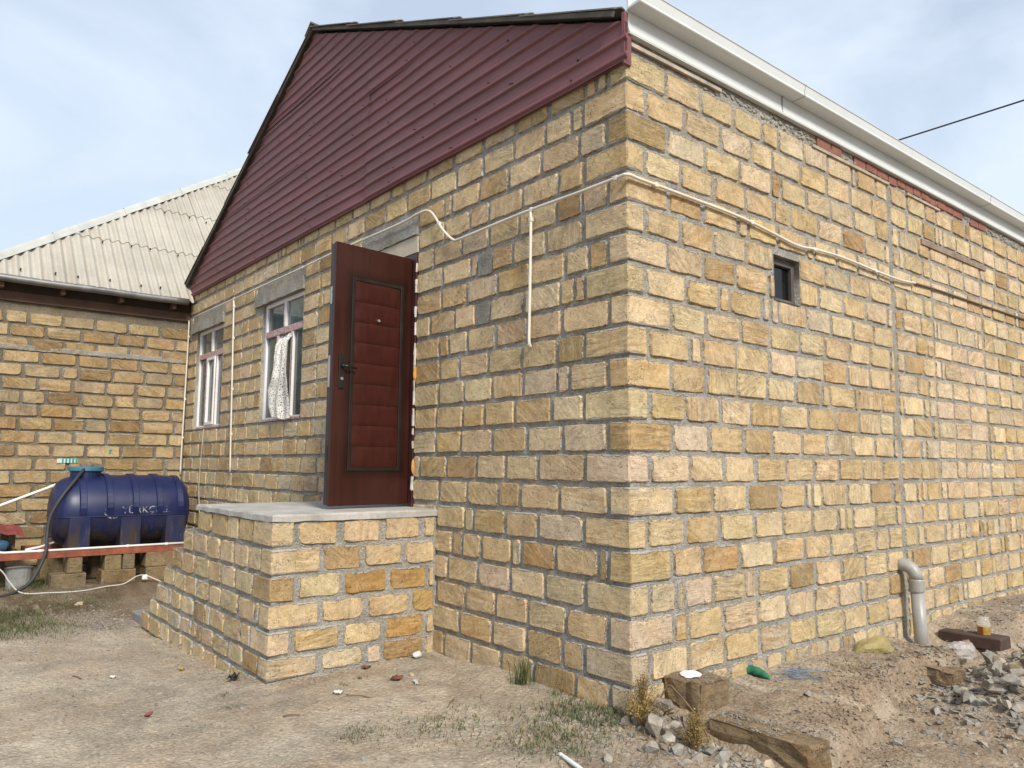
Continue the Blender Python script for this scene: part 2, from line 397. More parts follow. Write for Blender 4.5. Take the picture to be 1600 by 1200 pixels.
col = n.mix(n.math('MULTIPLY', grey, n.ramp(sp.outputs[1], -2.3, -.6, .25, 1.0)), col, (.40, .36, .30))
dark = n.math('MULTIPLY', n.ramp(sp.outputs[0], -5.2, -6.6), n.ramp(n.noise(p, 1.1, 4), .35, .55, .6, .97))
col = n.mix(dark, col, (.145, .10, .062))
rb = n.math('MULTIPLY', n.ramp(sp.outputs[0], -.3, .35), n.ramp(b, .35, .6, .25, .8)); col = n.mix(rb, col, (.29, .205, .135))
f = n.math('MULTIPLY', n.math('MULTIPLY', n.ramp(c, .25, .75, .58, 1.32), n.ramp(g, .1, .5, 1.12, .88)), n.ramp(n.noise(p, 2.4, 5, .65, .8), .35, .65, .78, 1.14))
col = n.scale(col, f)
rut = n.noise(n.map(p, (.55, 1.6, 1), (0, 0, .5)), 1.1, 6, .62, 1.2); col = n.mix(n.ramp(rut, .52, .68, 0, .5), col, (.26, .205, .15)); col = n.mix(n.ramp(rut, .46, .34, 0, .4), col, (.55, .475, .37))
pale = n.math('MULTIPLY', n.ramp(g2, .12, .2, 1, 0), n.ramp(n.noise(p, 22, 3), .56, .62)); col = n.mix(n.math('MULTIPLY', pale, .75), col, (.5, .46, .39))
n.bump(n.math('ADD', n.math('ADD', c, n.math('MULTIPLY', b, 1.5)), n.math('MULTIPLY', g, .6)), .85, .022)
M_SOIL = n.fin(col, .97, 0, .1)
gx = axis([(-11, -5.4, .08), (-5.4, -2.6, .05), (-2.6, 2.4, .026), (2.4, 4.5, .08)], 600)
gy = axis([(-6, -3.2, .1), (-3.2, -1.2, .05), (-1.2, 2.8, .026), (2.8, 5, .05), (5, 9, .1)], 600)
GX, GY = np.meshgrid(gx, gy); GZ = gz(GX, GY); na = len(gx)
ff = [(j*na+i, j*na+i+1, (j+1)*na+i+1, (j+1)*na+i) for j in range(len(gy)-1) for i in range(na-1)]
me = bpy.data.meshes.new('ground'); me.from_pydata(np.c_[GX.ravel(), GY.ravel(), GZ.ravel()].tolist(), [], ff); me.materials.append(M_SOIL)
me.polygons.foreach_set('use_smooth', [True]*len(me.polygons)); tag(link('ground', me), kind='structure', label='bare dusty yard soil around the house')

# ================================================================== STONE HOUSE
HOUSE = empty('stone_house', (-4.6, 4.5, 0), label='unplastered yellow limestone house with dark red metal gable and open door', cat='house')
XL = -9.244; RL = 10.0; CH = .2
FW = Wall((0, 0, 0), (1, 0, 0), (0, -1, 0)); RW = Wall((0, 0, 0), (0, 1, 0), (1, 0, 0))
W_BIG = (-6.15, -4.92, 2.02, 3.50); W_SM = (-8.82, -7.62, 2.015, 3.50); DOOR = (-3.42, -2.50, 1.15, 3.39)
LINTS = [(-6.40, -4.9, 3.50, 3.645), (-9.08, -7.6, 3.50, 3.655), (-3.57, -2.48, 3.555, 3.665)]
VENT = (1.645, 2.01, 2.79, 3.15)
fh = [W_BIG, W_SM, DOOR]
fl = lines(XL, -.004, lambda x: .017 if x > -2.6 else .026 if x > -5 else .04, sorted([W_BIG[0], W_BIG[1], W_SM[0], W_SM[1], DOOR[0], DOOR[1]]))
zl = lines(-.5, 4.35, lambda z: .02, [2.015, 3.50, 1.15, 3.39])
zl2 = lines(-.5, 4.31, lambda z: .02, [VENT[2], VENT[3]])
front = mortar_sheet('front_wall', FW, fl, zl, fh, M_MORT, HOUSE, seed=2, depth=.3)
rl = lines(.004, RL, lambda y: .017 if y < 2.2 else .026 if y < 4.5 else .045, [VENT[0], VENT[1]])
side = mortar_sheet('side_wall', RW, rl, zl2, [VENT], M_MORT, HOUSE, seed=9, depth=.3)
# closed shell behind the two faces: floor, inner leaf, far walls
Geo().box(XL+.02, -.32, .32, RL-.3, .9, 1.14).build('floor_slab', M_CONC, HOUSE)
g = Geo()
g.box(XL, -.0, RL, RL+.3, -.4, 4.3); g.box(XL, XL+.3, .3, RL-.002, -.4, 4.3)
g.build('rear_walls', M_MORT, HOUSE)
Geo().box(XL+.31, -.31, .31, RL-.01, 4.16, 4.22).build('ceiling', M_CONC, HOUSE)
blocks = []
excl = fh+[(l[0], l[1], l[2], l[3]) for l in LINTS]+[(DOOR[0], DOOR[1], 3.39, 3.56)]
patch = [(-1.60, -1.40, 2.99, 3.17), (-1.62, -1.42, 2.60, 2.78)]
XNEG, YNEG = Vector((1, 0, 0)), Vector((0, -1, 0))
for r in range(-1, 21):
    z0, z1 = r*CH, (r+1)*CH; long_r = r % 2 == 0; q = U(.008, .014)
    wx, wy = (.155, .385) if long_r else (.375, .15)
    wx += U(-.012, .012); wy += U(-.015, .015)
    blocks.append((quoin_geo(-wx, .006+U(0, .004), -.006-U(0, .004), wy, z0+q, z1-q*.8), tint(), front, Vector((.7, -.7, 0))))
    for a0, a1, b0, b1 in course(XL+.01, -wx-U(.018, .03), z0, z1, holes=excl+patch, sliver=.09):
        if a1 > a0+.03: blocks.append((block_geo(FW, a0, a1, b0, b1), tint(1.0), front, YNEG))
    st = wy+U(.018, .03)
    if r <= 0:
        segs = [(st, .95, .34, .40, .05), (.97, 3.6, .15, .24, .05), (3.66, RL, .2, .4, .2)]
    elif r == 4: segs = [(st, 3.60, .34, .40, .08), (3.66, 4.5, .3, .4, .1), (4.53, RL, .12, .2, .1)]
    elif 5 < r < 19: segs = [(st, 3.60, .34, .40, .07), (3.665, 4.475, .36, .40, .08 if r % 2 else .3), (4.50, 5.76, .37, .41, .0 if r % 2 else .35), (5.79, RL, .3, .39, .2)]
    else: segs = [(st, 3.60, .34, .40, .08), (3.665, RL, .3, .4, .2)]
    for s0, s1, w0, w1, sv in segs:
        infill = s0 == 4.50
        for a0, a1, b0, b1 in course(s0, s1, z0, z1, w0, w1, joint=(.008, .016) if infill else (.014, .028), sliver=sv, holes=[VENT]):
            t = tint(1.06, [((.63, .50, .325), 3), ((.60, .465, .29), 2), ((.62, .485, .325), 2)]) if infill else tint()
            if a1 > a0+.03: blocks.append((block_geo(RW, a0, a1, b0, b1, proud=U(.001, .005) if infill else None, chip=.03 if infill else .13), t, side, XNEG))
place_blocks(blocks, 300, M_STONE, HOUSE)
# smooth grey mortar patches between blocks near the door and the ragged strip under the fascia
for a0, a1, b0, b1 in patch:
    V, F, uv, c = block_geo(FW, a0, a1, b0, b1, proud=.004)[:4]; mk('mortar_patch', V, F, M_CONC, front, loc=c)
# red hollow bricks packed under the eaves of the long wall
M_RED = plain('red_brick', (.21, .085, .06), .9, .3, 14, bump=.5)
y = 2.35
while y < 6.0:
    w = U(.17, .24)
    if rnd.random() < .7:
        z1 = 4.205+U(.0, .02)
        Geo().box(-.05, .004+U(0, .008), 0, w-.015, 0, U(.075, .092)).build('brick', M_RED, side, bevel=.004, jit=.002, loc=(0, y, z1))
    y += w
g = Geo()
for _ in range(420):
    y_ = U(.5, 9.8); r_ = U(.010, .026)*(1 if y_ < 4 else 1.35); z_ = U(4.215, 4.285)
    bm = bmesh.new(); bmesh.ops.create_icosphere(bm, subdivisions=1, radius=1)
    if not (2.3 < y_ < 6.0 and z_ > 4.235 and rnd.random() < .8): g.add([(-.004+v.co.x*.011*U(.7, 1.2), y_+v.co.y*r_*1.5*U(.7, 1.2), z_+v.co.z*r_*.8*U(.7, 1.2)) for v in bm.verts], [tuple(v.index for v in f.verts) for f in bm.faces])
    bm.free()
g.build('mortar_lumps', M_MORT, side, kind='stuff')
M_LATH = plain('grey_lath', (.34, .29, .23), .9, .3, 10)
for a, b, zz in ((.03, 1.0, 4.235), (2.25, 3.62, 4.175), (4.0, 4.75, 4.17)):
    Geo().box(.0, .022, a, b, zz, zz+.025).build('lath', M_LATH, side, jit=.002)
Geo().box(-.02, .022, 4.27, 5.92, 3.735, 3.785).build('wooden_lintel', plain('grey_wood', (.22, .165, .125), .9, .35, 9), side, jit=.003)
# lintels
for a0, a1, b0, b1 in LINTS:
    g = Geo(); N = 14
    for i in range(N):
        xa, xb = a0+(a1-a0)*i/N, a0+(a1-a0)*(i+1)/N
    vs = []; fs = []
    for i in range(N+1):
        xx = a0+(a1-a0)*i/N; e = U(-.006, .006); d = .03+U(-.004, .004)
        vs += [(xx, .1, b0), (xx, -d, b0+e), (xx, -d-.004, b1+U(-.008, .004)), (xx, .1, b1)]
    for i in range(N):
        for k in range(4): fs.append((i*4+k, (i+1)*4+k, (i+1)*4+(k+1) % 4, i*4+(k+1) % 4))
    fs += [(0, 1, 2, 3), tuple(N*4+k for k in (3, 2, 1, 0))]
    g.add(vs, fs); g.build('lintel', M_LINT, HOUSE)
Geo().box(DOOR[0]-.02, DOOR[1]+.01, -.012, .12, 3.40, 3.55).build('door_head_board', plain('cream_plaster', (.50, .44, .34), .9, .15, 6), HOUSE, jit=.002)

# ---- windows
M_PVC = plain('white_pvc', (.72, .70, .70), .35, .06, 4, bump=0)
n = NT('printed_film'); p = n.pos()
w1 = n.n('ShaderNodeTexWave', wave_type='BANDS', bands_direction='X'); n.put(w1.inputs['Vector'], p); w1.inputs['Scale'].default_value = 9; w1.inputs['Distortion'].default_value = 6; w1.inputs['Detail'].default_value = 3; w1.inputs['Detail Scale'].default_value = 4
M_FILM = n.fin(n.mix(n.ramp(w1.outputs['Fac'], .42, .58, 0, .9), (.62, .50, .50), (.27, .07, .09)), .4)
n = NT('window_glass'); p = n.pos(); sk = n.noise(p, 1.6, 3); n.bump(sk, .06, .02)
M_GLASS = n.fin(n.scale(n.rgb((.085, .115, .115)), n.ramp(n.noise(n.map(p, (1.2, 1, .7)), 2.2, 3, .5, .6), .3, .7, .6, 1.5)), .06, 0, .6)
def window(Wd, mid_sash, lbl):
    x0, x1, z0, z1 = Wd; fy = .035; fd = .06; t = .05; tz = z0+(z1-z0)*.735
    g = Geo()
    g.box(x0, x0+t, fy, fy+fd, z0, z1); g.box(x1-t, x1, fy, fy+fd, z0, z1)
    g.box(x0+t, x1-t, fy, fy+fd, z1-t, z1); g.box(x0+t, x1-t, fy, fy+fd, z0, z0+t)
    w = g.build('window', M_PVC, HOUSE, bevel=.004, label=lbl)
    xm = (x0+x1)/2; m1 = x0+(x1-x0)*.34; m2 = x0+(x1-x0)*.69
    Geo().box(x0+t, x1-t, fy-.006, fy+fd-.004, tz-.04, tz+.04).build('transom', M_FILM, w, bevel=.004)
    Geo().box(xm-.03, xm+.03, fy-.003, fy+fd-.006, tz+.04, z1-t).build('mullion', M_PVC, w, bevel=.004)
    Geo().box(xm-.028, xm-.008, fy-.005, fy-.003, tz+.042, z1-t-.002).build('film_strip', M_FILM, w)
    for m in (m1, m2):
        Geo().box(m-.03, m+.03, fy-.003, fy+fd-.006, z0+t, tz-.04).build('mullion', M_PVC, w, bevel=.004)
        Geo().box(m+.004, m+.026, fy-.005, fy-.003, z0+t+.002, tz-.042).build('film_strip', M_FILM, w)
    Geo().box(x0+.01, x1-.01, fy-.004, fy-.001, z0+.006, z0+.03).build('film_strip', M_FILM, w)
    Geo().box(x0-.02, x1+.02, .012, fy+.02, z0-.035, z0-.002).build('sill', M_FILM, w, bevel=.003)
    for a, b, c, d in ((x0+t, xm-.03, tz+.04, z1-t), (xm+.03, x1-t, tz+.04, z1-t), (x0+t, m1-.03, z0+t, tz-.04), (m2+.03, x1-t, z0+t, tz-.04)):
        Geo().box(a-.004, b+.004, fy+.028, fy+.04, c-.004, d+.004).build('pane', M_GLASS, w)
    if mid_sash:
        g = Geo(); a, b, c, d = m1+.032, m2-.032, z0+t+.002, tz-.042; s = .045
        g.box(a, a+s, fy-.015, fy+.05, c, d); g.box(b-s, b, fy-.015, fy+.05, c, d); g.box(a+s, b-s, fy-.015, fy+.05, d-s, d); g.box(a+s, b-s, fy-.015, fy+.05, c, c+s)
        g.build('sash', M_PVC, w, bevel=.004)
        Geo().box(a+s-.004, b-s+.004, fy+.02, fy+.03, c+s-.004, d-s+.004).build('pane', M_GLASS, w)
        Geo().box(a+.008, a+.03, fy-.018, fy-.0155, c+.02, d-.02).build('film_strip', M_FILM, w)
    else:
        Geo().box(m1+.03, m2-.03, fy+.03, fy+.04, z0+t, tz-.04).build('pane', M_GLASS, w)  # sheet filling the open casement, stands in for the dark room
    # room behind: pale inner blind
    return w
window(W_BIG, False, 'white framed window with its middle casement open')
window(W_SM, True, 'white framed window with a narrow middle sash')
# small dark vent window in the long wall
a0, a1, b0, b1 = VENT; g = Geo(); t = .04; M_DKF = plain('dark_frame', (.085, .072, .066), .75, .3, 12)
g.box(-.10, -.045, a0, a0+t, b0, b1); g.box(-.10, -.045, a1-t, a1, b0, b1); g.box(-.10, -.045, a0+t, a1-t, b0, b0+t); g.box(-.10, -.043, a0+t, a1-t, b1-t*1.4, b1)
vw = g.build('vent_window', M_DKF, HOUSE, bevel=.004, label='small square window with dark frame')
n = NT('dark_glass'); M_DARKG = n.fin((.006, .006, .007), .12, 0, .3)
Geo().box(-.085, -.075, a0+t, a1-t, b0+t, b1-t).build('pane', M_DARKG, vw)

# ---- door
n = NT('brown_door_paint'); p = n.pos(); a = n.noise(n.map(p, (14, 14, 1.2)), 2.0, 4); b = n.noise(p, 2.0, 4)
n.bump(a, .05, .004); sp = n.n('ShaderNodeSeparateXYZ'); n.t.links.new(p, sp.inputs[0])
da = n.math('SUBTRACT', n.math('ABSOLUTE', n.math('ADD', sp.outputs[1], .36)), .2325); dz = n.math('SUBTRACT', n.math('ABSOLUTE', n.math('SUBTRACT', sp.outputs[2], 2.27)), .78)
brd = n.ramp(n.math('MAXIMUM', da, dz), .02, .11, .3, 1.0)      # dark printed border round the panel
M_DOOR = n.fin(n.scale(n.rgb((.032, .0075, .005)), n.math('MULTIPLY', brd, n.math('MULTIPLY', n.ramp(a, .3, .7, .82, 1.2), n.ramp(b, .3, .7, .85, 1.15)))), n.ramp(b, .35, .65, .34, .46), 0, .4)
n = NT('red_door_panel'); p = n.pos(); a = n.noise(n.map(p, (9, 9, 2)), 2.5, 4)
M_PAD = n.fin(n.scale(n.rgb((.038, .007, .005)), n.ramp(a, .3, .7, .75, 1.2)), .36, 0, .4)
M_DTRIM = plain('door_trim', (.012, .008, .006), .4, .2, 8, bump=0); M_EDGE = plain('door_edge', (.028, .012, .012), .4, .2, 8, bump=0)
M_STEEL = plain('strike_steel', (.42, .40, .38), .35, .15, 10, metal=.7, bump=0); M_BLK = plain('black_handle', (.01, .01, .01), .35, .2, 8, bump=0)
hx, hy = -2.575, .005; ex, ey = .075, -.79; LW = math.hypot(ex, ey); ex /= LW; ey /= LW; nx, ny = -ey, ex; DZ0, DZ1 = 1.178, 3.35
def LP(a, z, d): return (hx+ex*a+nx*d, hy+ey*a+ny*d, z)
def lbox(g, a0, a1, z0, z1, d0, d1):
    return g.add([LP(a0, z0, d0), LP(a1, z0, d0), LP(a1, z1, d0), LP(a0, z1, d0), LP(a0, z0, d1), LP(a1, z0, d1), LP(a1, z1, d1), LP(a0, z1, d1)],
                 [(0, 1, 2, 3), (4, 7, 6, 5), (0, 4, 5, 1), (1, 5, 6, 2), (2, 6, 7, 3), (3, 7, 4, 0)])
leaf = lbox(Geo(), 0, LW, DZ0, DZ1, -.03, 0).build('door_leaf', M_DOOR, HOUSE, bevel=.004, label='dark red brown steel door leaf standing open')
lbox(Geo(), .02, LW-.004, DZ0+.008, DZ1-.008, -.085, -.031).build('rear_shell', M_EDGE, leaf, bevel=.003)
pa0, pa1, pz0, pz1 = .135, .60, 1.49, 3.05
g = Geo(); tw = .03
lbox(g, pa0-tw, pa0, pz0-tw, pz1+tw, .0, .008); lbox(g, pa1, pa1+tw, pz0-tw, pz1+tw, 0, .008); lbox(g, pa0, pa1, pz0-tw, pz0, 0, .008); lbox(g, pa0, pa1, pz1, pz1+tw, 0, .008)
g.build('panel_moulding', M_DTRIM, leaf, bevel=.003)
for k in range(9):
    z0 = pz0+(pz1-pz0)*k/9; z1 = pz0+(pz1-pz0)*(k+1)/9; v = []; f = []; A, B = 12, 10
    for j in range(B+1):
        for i in range(A+1):
            s, t = i/A, j/B; d = .0015+.008*(max(0, 1-abs(2*s-1)**5))**.5*(max(0, 1-abs(2*t-1)**3))**.6
            d += .0018*math.sin(s*9+k)*math.sin(t*5)
            v.append(LP(pa0+.004+(pa1-pa0-.008)*s, z0+.002+(z1-z0-.004)*t, d))
    for j in range(B):
        for i in range(A): q = j*(A+1)+i; f.append((q, q+A+1, q+A+2, q+1))
    mk('quilted_pad', v, f, M_PAD, leaf, smooth=True)
pl = lbox(Geo(), LW-.105, LW-.055, 2.13, 2.42, .001, .012).build('handle_plate', M_BLK, leaf, bevel=.003)
g = Geo(); zc = 2.315; g.tube([LP(LW-.08, zc, .01), LP(LW-.08, zc, .045)], .011); g.tube([LP(LW-.08, zc, .045), LP(LW-.12, zc-.004, .05), LP(LW-.2, zc-.012, .046)], [.011, .0095, .007])
g.build('lever_handle', M_BLK, leaf, smooth=True)
Geo().tube([LP(LW-.08, 2.21, .008), LP(LW-.08, 2.21, .02)], .013).build('key_cylinder', M_STEEL, leaf)
Geo().tube([LP(.37, 2.735, .01), LP(.37, 2.735, .026)], .012).build('peephole', M_STEEL, leaf)
for z0, z1 in ((2.83, 2.975), (2.14, 2.40)): lbox(Geo(), LW-.006, LW-.001, z0, z1, -.072, -.045).build('strike_plate', M_STEEL, leaf)
lbox(Geo(), LW-.006, LW-.001, 1.53, 1.66, -.07, -.045).build('bolt_slot', M_BLK, leaf)
M_FRM = plain('door_frame_paint', (.05, .014, .012), .45, .35, 10)
g = Geo(); x0, x1, z0, z1 = DOOR; g.box(x1-.06, x1+.004, -.014, .1, z0+.01, z1); g.box(x0-.004, x0+.06, -.014, .1, z0+.01, z1); g.box(x0+.06, x1-.06, -.014, .1, z1-.06, z1)
df = g.build('door_frame', M_FRM, HOUSE, bevel=.003)
g = Geo()
for i in range(26):
    z = U(1.25, 3.3); h = U(.03, .12); g.box(x1+.0, x1+.012, -.018-U(0, .006), -.005, z, z+h)
g.build('plaster_smears', plain('white_smear', (.5, .46, .42), .9, .2, 12), df, jit=.004, kind='stuff')
M_FOAM = plain('orange_foam', (.50, .24, .045), .9, .25, 30, bump=.5)
for z, h in ((2.30, .13), (1.50, .14)):
    bm = bmesh.new(); bmesh.ops.create_icosphere(bm, subdivisions=2, radius=1)
    for v in bm.verts: k = 1+U(-.15, .15); v.co = Vector((x1+.012+v.co.x*.012*k, -.008+v.co.y*.02*k, z+v.co.z*h*.5*k))
    me = bpy.data.meshes.new('foam'); bm.to_mesh(me); bm.free(); me.materials.append(M_FOAM); link('foam', me, df)
Geo().box(x0, x1, .0, .3, z0-.0, z0+.012).build('threshold', M_CONC, HOUSE)

# ---- gable cladding: profiled red sheets with horizontal ribs
AX, AZ = -4.76, 6.475; EL = (-9.25, 4.30); ER = (.05, 4.36); GB = 4.11
def gl(z): return EL[0]+(AX-EL[0])*max(0, (z-EL[1])/(AZ-EL[1]))
def gr(z): return ER[0]+(AX-ER[0])*max(0, (z-ER[1])/(AZ-ER[1]))
n = NT('red_metal_sheet'); p = n.pos(); a = n.noise(n.map(p, (.6, 1, 2.5)), 1.5, 5, .6); b = n.noise(p, 30, 4, .7); dst = n.ramp(n.noise(p, 2.2, 5, .65), .48, .7, 0, .4)
c = n.scale(n.rgb((.165, .066, .071)), n.math('MULTIPLY', n.ramp(a, .3, .7, .8, 1.18), n.ramp(b, .3, .7, .93, 1.07)))
M_GAB = n.fin(n.mix(dst, c, (.17, .085, .085)), n.ramp(a, .3, .7, .5, .66), 0, .35); n.bump(n.noise(n.map(p, (1.2, 1, 4)), 1.6, 3), .25, .03)
PER = .122
def prof(z):
    t = ((z-GB)/PER) % 1.0
    return .016*(np.clip((t-.08)/.14, 0, 1)-np.clip((t-.34)/.14, 0, 1))
gab = empty('gable_cladding', (0, 0, 0)); gab.parent = HOUSE; gab.matrix_parent_inverse = Matrix.Translation(-Vector(HOUSE.location))
knots = []
z = GB
while z < AZ+.2:
    for t in (0, .08, .22, .34, .48, .74): knots.append(z+t*PER)
    z += PER
sheets = [(-11, -3.43, GB, 5.06, .0), (-3.45, 2, GB, 5.22, .005), (-11, -3.4, 5.02, 5.80, .007), (-3.44, 2, 5.18, 5.9, .010), (-11, 2, 5.76, 6.8, .012)]
for sx0, sx1, sz0, sz1, off in sheets:
    zs = [k for k in knots if sz0 <= k <= sz1 and k < AZ-.01]
    v = []; f = []; N = 60
    for z in zs:
        a, b = max(gl(z), sx0), min(gr(z), sx1)
        if z <= EL[1]: a = max(-9.34, sx0)
        for i in range(N+1):
            x = a+(b-a)*i/N
            w = .012*fbm(x*1.1+off*900, z*1.6, 60, 2)+.006*vnoise(x*4, z*5, 61)+.0025*vnoise(x*11, z*9, 62)
            v.append((x, -.035-off-float(prof(z))-w, z))
    for j in range(len(zs)-1):
        for i in range(N): q = j*(N+1)+i; f.append((q, q+1, q+N+2, q+N+1))
    if f: mk('metal_sheet', v, f, M_GAB, gab)
g = Geo()
for k in range(20):
    z = GB+.06+k*PER
    a, b = gl(z)+.15, gr(z)-.15; x = -9.2+(k % 2)*.25
    while x < b:
        if x > a: g.tube([(x+U(-.04, .04), -.03, z), (x+U(-.01, .01), -.058, z)], .0055, 6)
        x += U(1.0, 2.2)
g.build('roofing_screws', plain('screw_heads', (.03, .014, .014), .5, .2, 8, bump=0), gab, kind='stuff')
Geo().box(-9.34, .03, -.03, -.012, GB, GB+.05).build('bottom_flashing', M_GAB, gab)
Geo().box(.012, .03, -.05, .02, GB-.02, 4.44).build('corner_flap', M_GAB, gab, jit=.004)
# attic backing board so that nothing shows behind the sheets
mk('attic_board', [(EL[0]+.35, .0, 4.3), (ER[0]-.35, .0, 4.3), (AX, .0, AZ-.2)], [(0, 1, 2)], M_LATH, HOUSE)

# ---- roof: overlapping corrugated sheets, verge boards
M_SLATE = plain('roof_slate', (.15, .14, .125), .9, .3, 3, bump=.3); M_VERGE = plain('verge_wood', (.09, .08, .07), .9, .4, 6, bump=.4)
def slope_roof(ex_, ez_, sgn):
    dx, dz = AX-ex_, AZ+.06-ez_; Ls = math.hypot(dx, dz); ux, uz = dx/Ls, dz/Ls; nxx, nz = -uz*sgn, abs(ux)
    r = 5
    for k in range(r):
        s0, s1 = Ls*k/r-.06*(k > 0), Ls*(k+1)/r+(.03 if k == r-1 else 0); lift = .0
        for yy0, yy1 in ((-.118, 1.0), (1.0, RL+.1)):
            ys = np.arange(yy0, yy1+.001, .15/6); v = []; f = []; jj = U(-.012, .012) if yy0 < 0 else 0
            lf = U(0, .012) if yy0 < 0 else 0
            for y in ys:
                d = .016*math.cos(2*math.pi*(y+.04)/.15)
                for s, e in ((s0, .018), (s1, .0)):
                    for th in (0, -.009):
                        h = .014+d+e+th+lf; v.append((ex_+ux*s+nxx*h, y+jj, ez_+uz*s+nz*h))
            for i in range(len(ys)-1):
                q = i*4; w = q+4
                f += [(q, w, w+2, q+2), (q+1, q+3, w+3, w+1), (q, q+1, w+1, w), (q+2, w+2, w+3, q+3)]
            f += [(0, 2, 3, 1), (len(v)-4, len(v)-3, len(v)-1, len(v)-2)]
            mk('roof_sheet', v, f, M_SLATE, roof, smooth=False)
    v = []
    for s in (0.0, Ls):
        for y in (-.102, -.082):
            for h in (-.03, .004): v.append((ex_+ux*s+nxx*h, y, ez_+uz*s+nz*h))
    mk('verge_board', v, [(0, 1, 5, 4), (2, 6, 7, 3), (0, 4, 6, 2), (1, 3, 7, 5), (0, 2, 3, 1), (4, 5, 7, 6)], M_VERGE, roof)
roof = empty('roof'); roof.parent = HOUSE; roof.matrix_parent_inverse = Matrix.Translation(-Vector(HOUSE.location))
slope_roof(EL[0]-.06, EL[1]-.01, 1); slope_roof(-.02, 4.44, -1)
g = Geo(); g.extr([(AX-.16, AZ+.02), (AX, AZ+.13), (AX+.16, AZ+.02), (AX+.15, AZ+.01), (AX, AZ+.11), (AX-.15, AZ+.01)], 'y', -.12, RL+.1); g.build('ridge_cap', M_SLATE, roof)

# ---- white fascia and gutter along the long eaves
M_WHT = plain('white_gutter_pvc', (.56, .585, .58), .38, .05, 3, bump=0)
Geo().extr([(.0, 4.300), (.040, 4.300), (.044, 4.312), (.036, 4.325), (.036, 4.335), (.030, 4.345), (.030, 4.465), (.0, 4.465)], 'y', -.012, RL).build('fascia', M_WHT, HOUSE)
pr = [(.034, 4.455), (.142, 4.460), (.147, 4.466), (.142, 4.474), (.141, 4.486), (.152, 4.542), (.159, 4.549), (.155, 4.556), (.142, 4.548), (.128, 4.478), (.046, 4.468), (.046, 4.56), (.034, 4.56)]
gut = Geo().extr(pr, 'y', -.03, RL).build('gutter', M_WHT, HOUSE)
for y in (1.93, 3.85, 5.8, 8): 
    Geo().extr([(p_[0]+(.002 if i < 8 else 0), p_[1]-(.0025 if i < 2 else 0)) for i, p_ in enumerate(pr)], 'y', y, y+.004 if y < 3 or y > 4 else y+.03).build('gutter_joint', M_WHT if 3 < y < 4 else plain('dark_joint_grey', (.2, .2, .2), .6), gut)  # thin joints in dark grey, the wide one in gutter white
# cable along the gutter seam
Geo().box(.0, .0405, 1.78, 1.783, 4.302, 4.46).build('fascia_joint', plain('joint_grey', (.3, .3, .3), .6), HOUSE)

# ================================================================== ENTRANCE PORCH
PX, PY = -2.115, -1.382
PORCH = empty('entrance_porch', (-3.4, -.7, -.1), label='limestone block porch with concrete slab and side steps below the door', cat='porch')
PF = Wall((0, PY, 0), (1, 0, 0), (0, -1, 0)); PR = Wall((PX, 0, 0), (0, 1, 0), (1, 0, 0))
rows = [(-.36, -.185, -5.50), (-.185, .0, -5.50), (.0, .165, -5.21), (.165, .345, -4.985), (.345, .53, -4.755), (.53, .72, -4.52), (.72, .915, -4.19), (.915, 1.112, -3.80)]
def row_at(z):
    for a, b, x in rows:
        if a <= z < b: return x
    return -3.8
al = lines(-5.5, PX-.004, lambda x: .022, [r[2] for r in rows]); zz = lines(-.36, 1.112, lambda z: .02, [r[1] for r in rows[:-1]])
pf = mortar_sheet('front_face', PF, al, zz, [], M_MORT, PORCH, seed=31, amp=.009, topf=lambda a, z: a > row_at(z))
pr_ = mortar_sheet('side_face', PR, lines(PY+.004, -.002, lambda x: .018), zz, [], M_MORT, PORCH, seed=37, amp=.009)
tr = Geo()
for i, (a, b, x) in enumerate(rows[1:], 1):
    nxt = rows[i+1][2] if i+1 < len(rows) else None
    if nxt is not None: Geo().box(x-.012, nxt+.06, PY+.015, -.01, a+.02, b).build('tread', M_CONC, PORCH, bevel=.006)
pb = []
for i, (a, b, x) in enumerate(rows):
    wx, wy = (.33, .165) if i % 2 else (.16, .37)
    wx += U(-.02, .02); wy += U(-.02, .02)
    pb.append((quoin_geo(PX-wx, PX+.008, PY-.008, PY+wy, a+.012, b-.010), tint(.98), pr_, Vector((.7, -.7, 0))))
    for a0, a1, b0, b1 in course(x, PX-wx-.025, a, b, .27, .37, joint=(.018, .034), sliver=.1, zj=.006):
        pb.append((block_geo(PF, a0, a1, b0, b1), tint(.95), pf, YNEG))
    for a0, a1, b0, b1 in course(PY+wy+.03, -.01, a, b, .30, .36, joint=(.02, .04), sliver=.02, zj=.006):
        pb.append((block_geo(PR, a0, a1, b0, b1, chip=.3), tint(1.0, PAL+[((.50, .33, .13), 4)]), pr_, XNEG))
    # step noses: end blocks seen from the yard
    e = Wall((x, 0, 0), (0, -1, 0), (-1, 0, 0))
    if i > 0:
        for a0, a1, b0, b1 in course(.02, -PY-.02, a, b, .3, .38): pb.append((block_geo(e, a0, a1, b0, b1), tint(), PORCH, Vector((-1, 0, 0))))
place_blocks(pb, 400, M_STONE, PORCH)
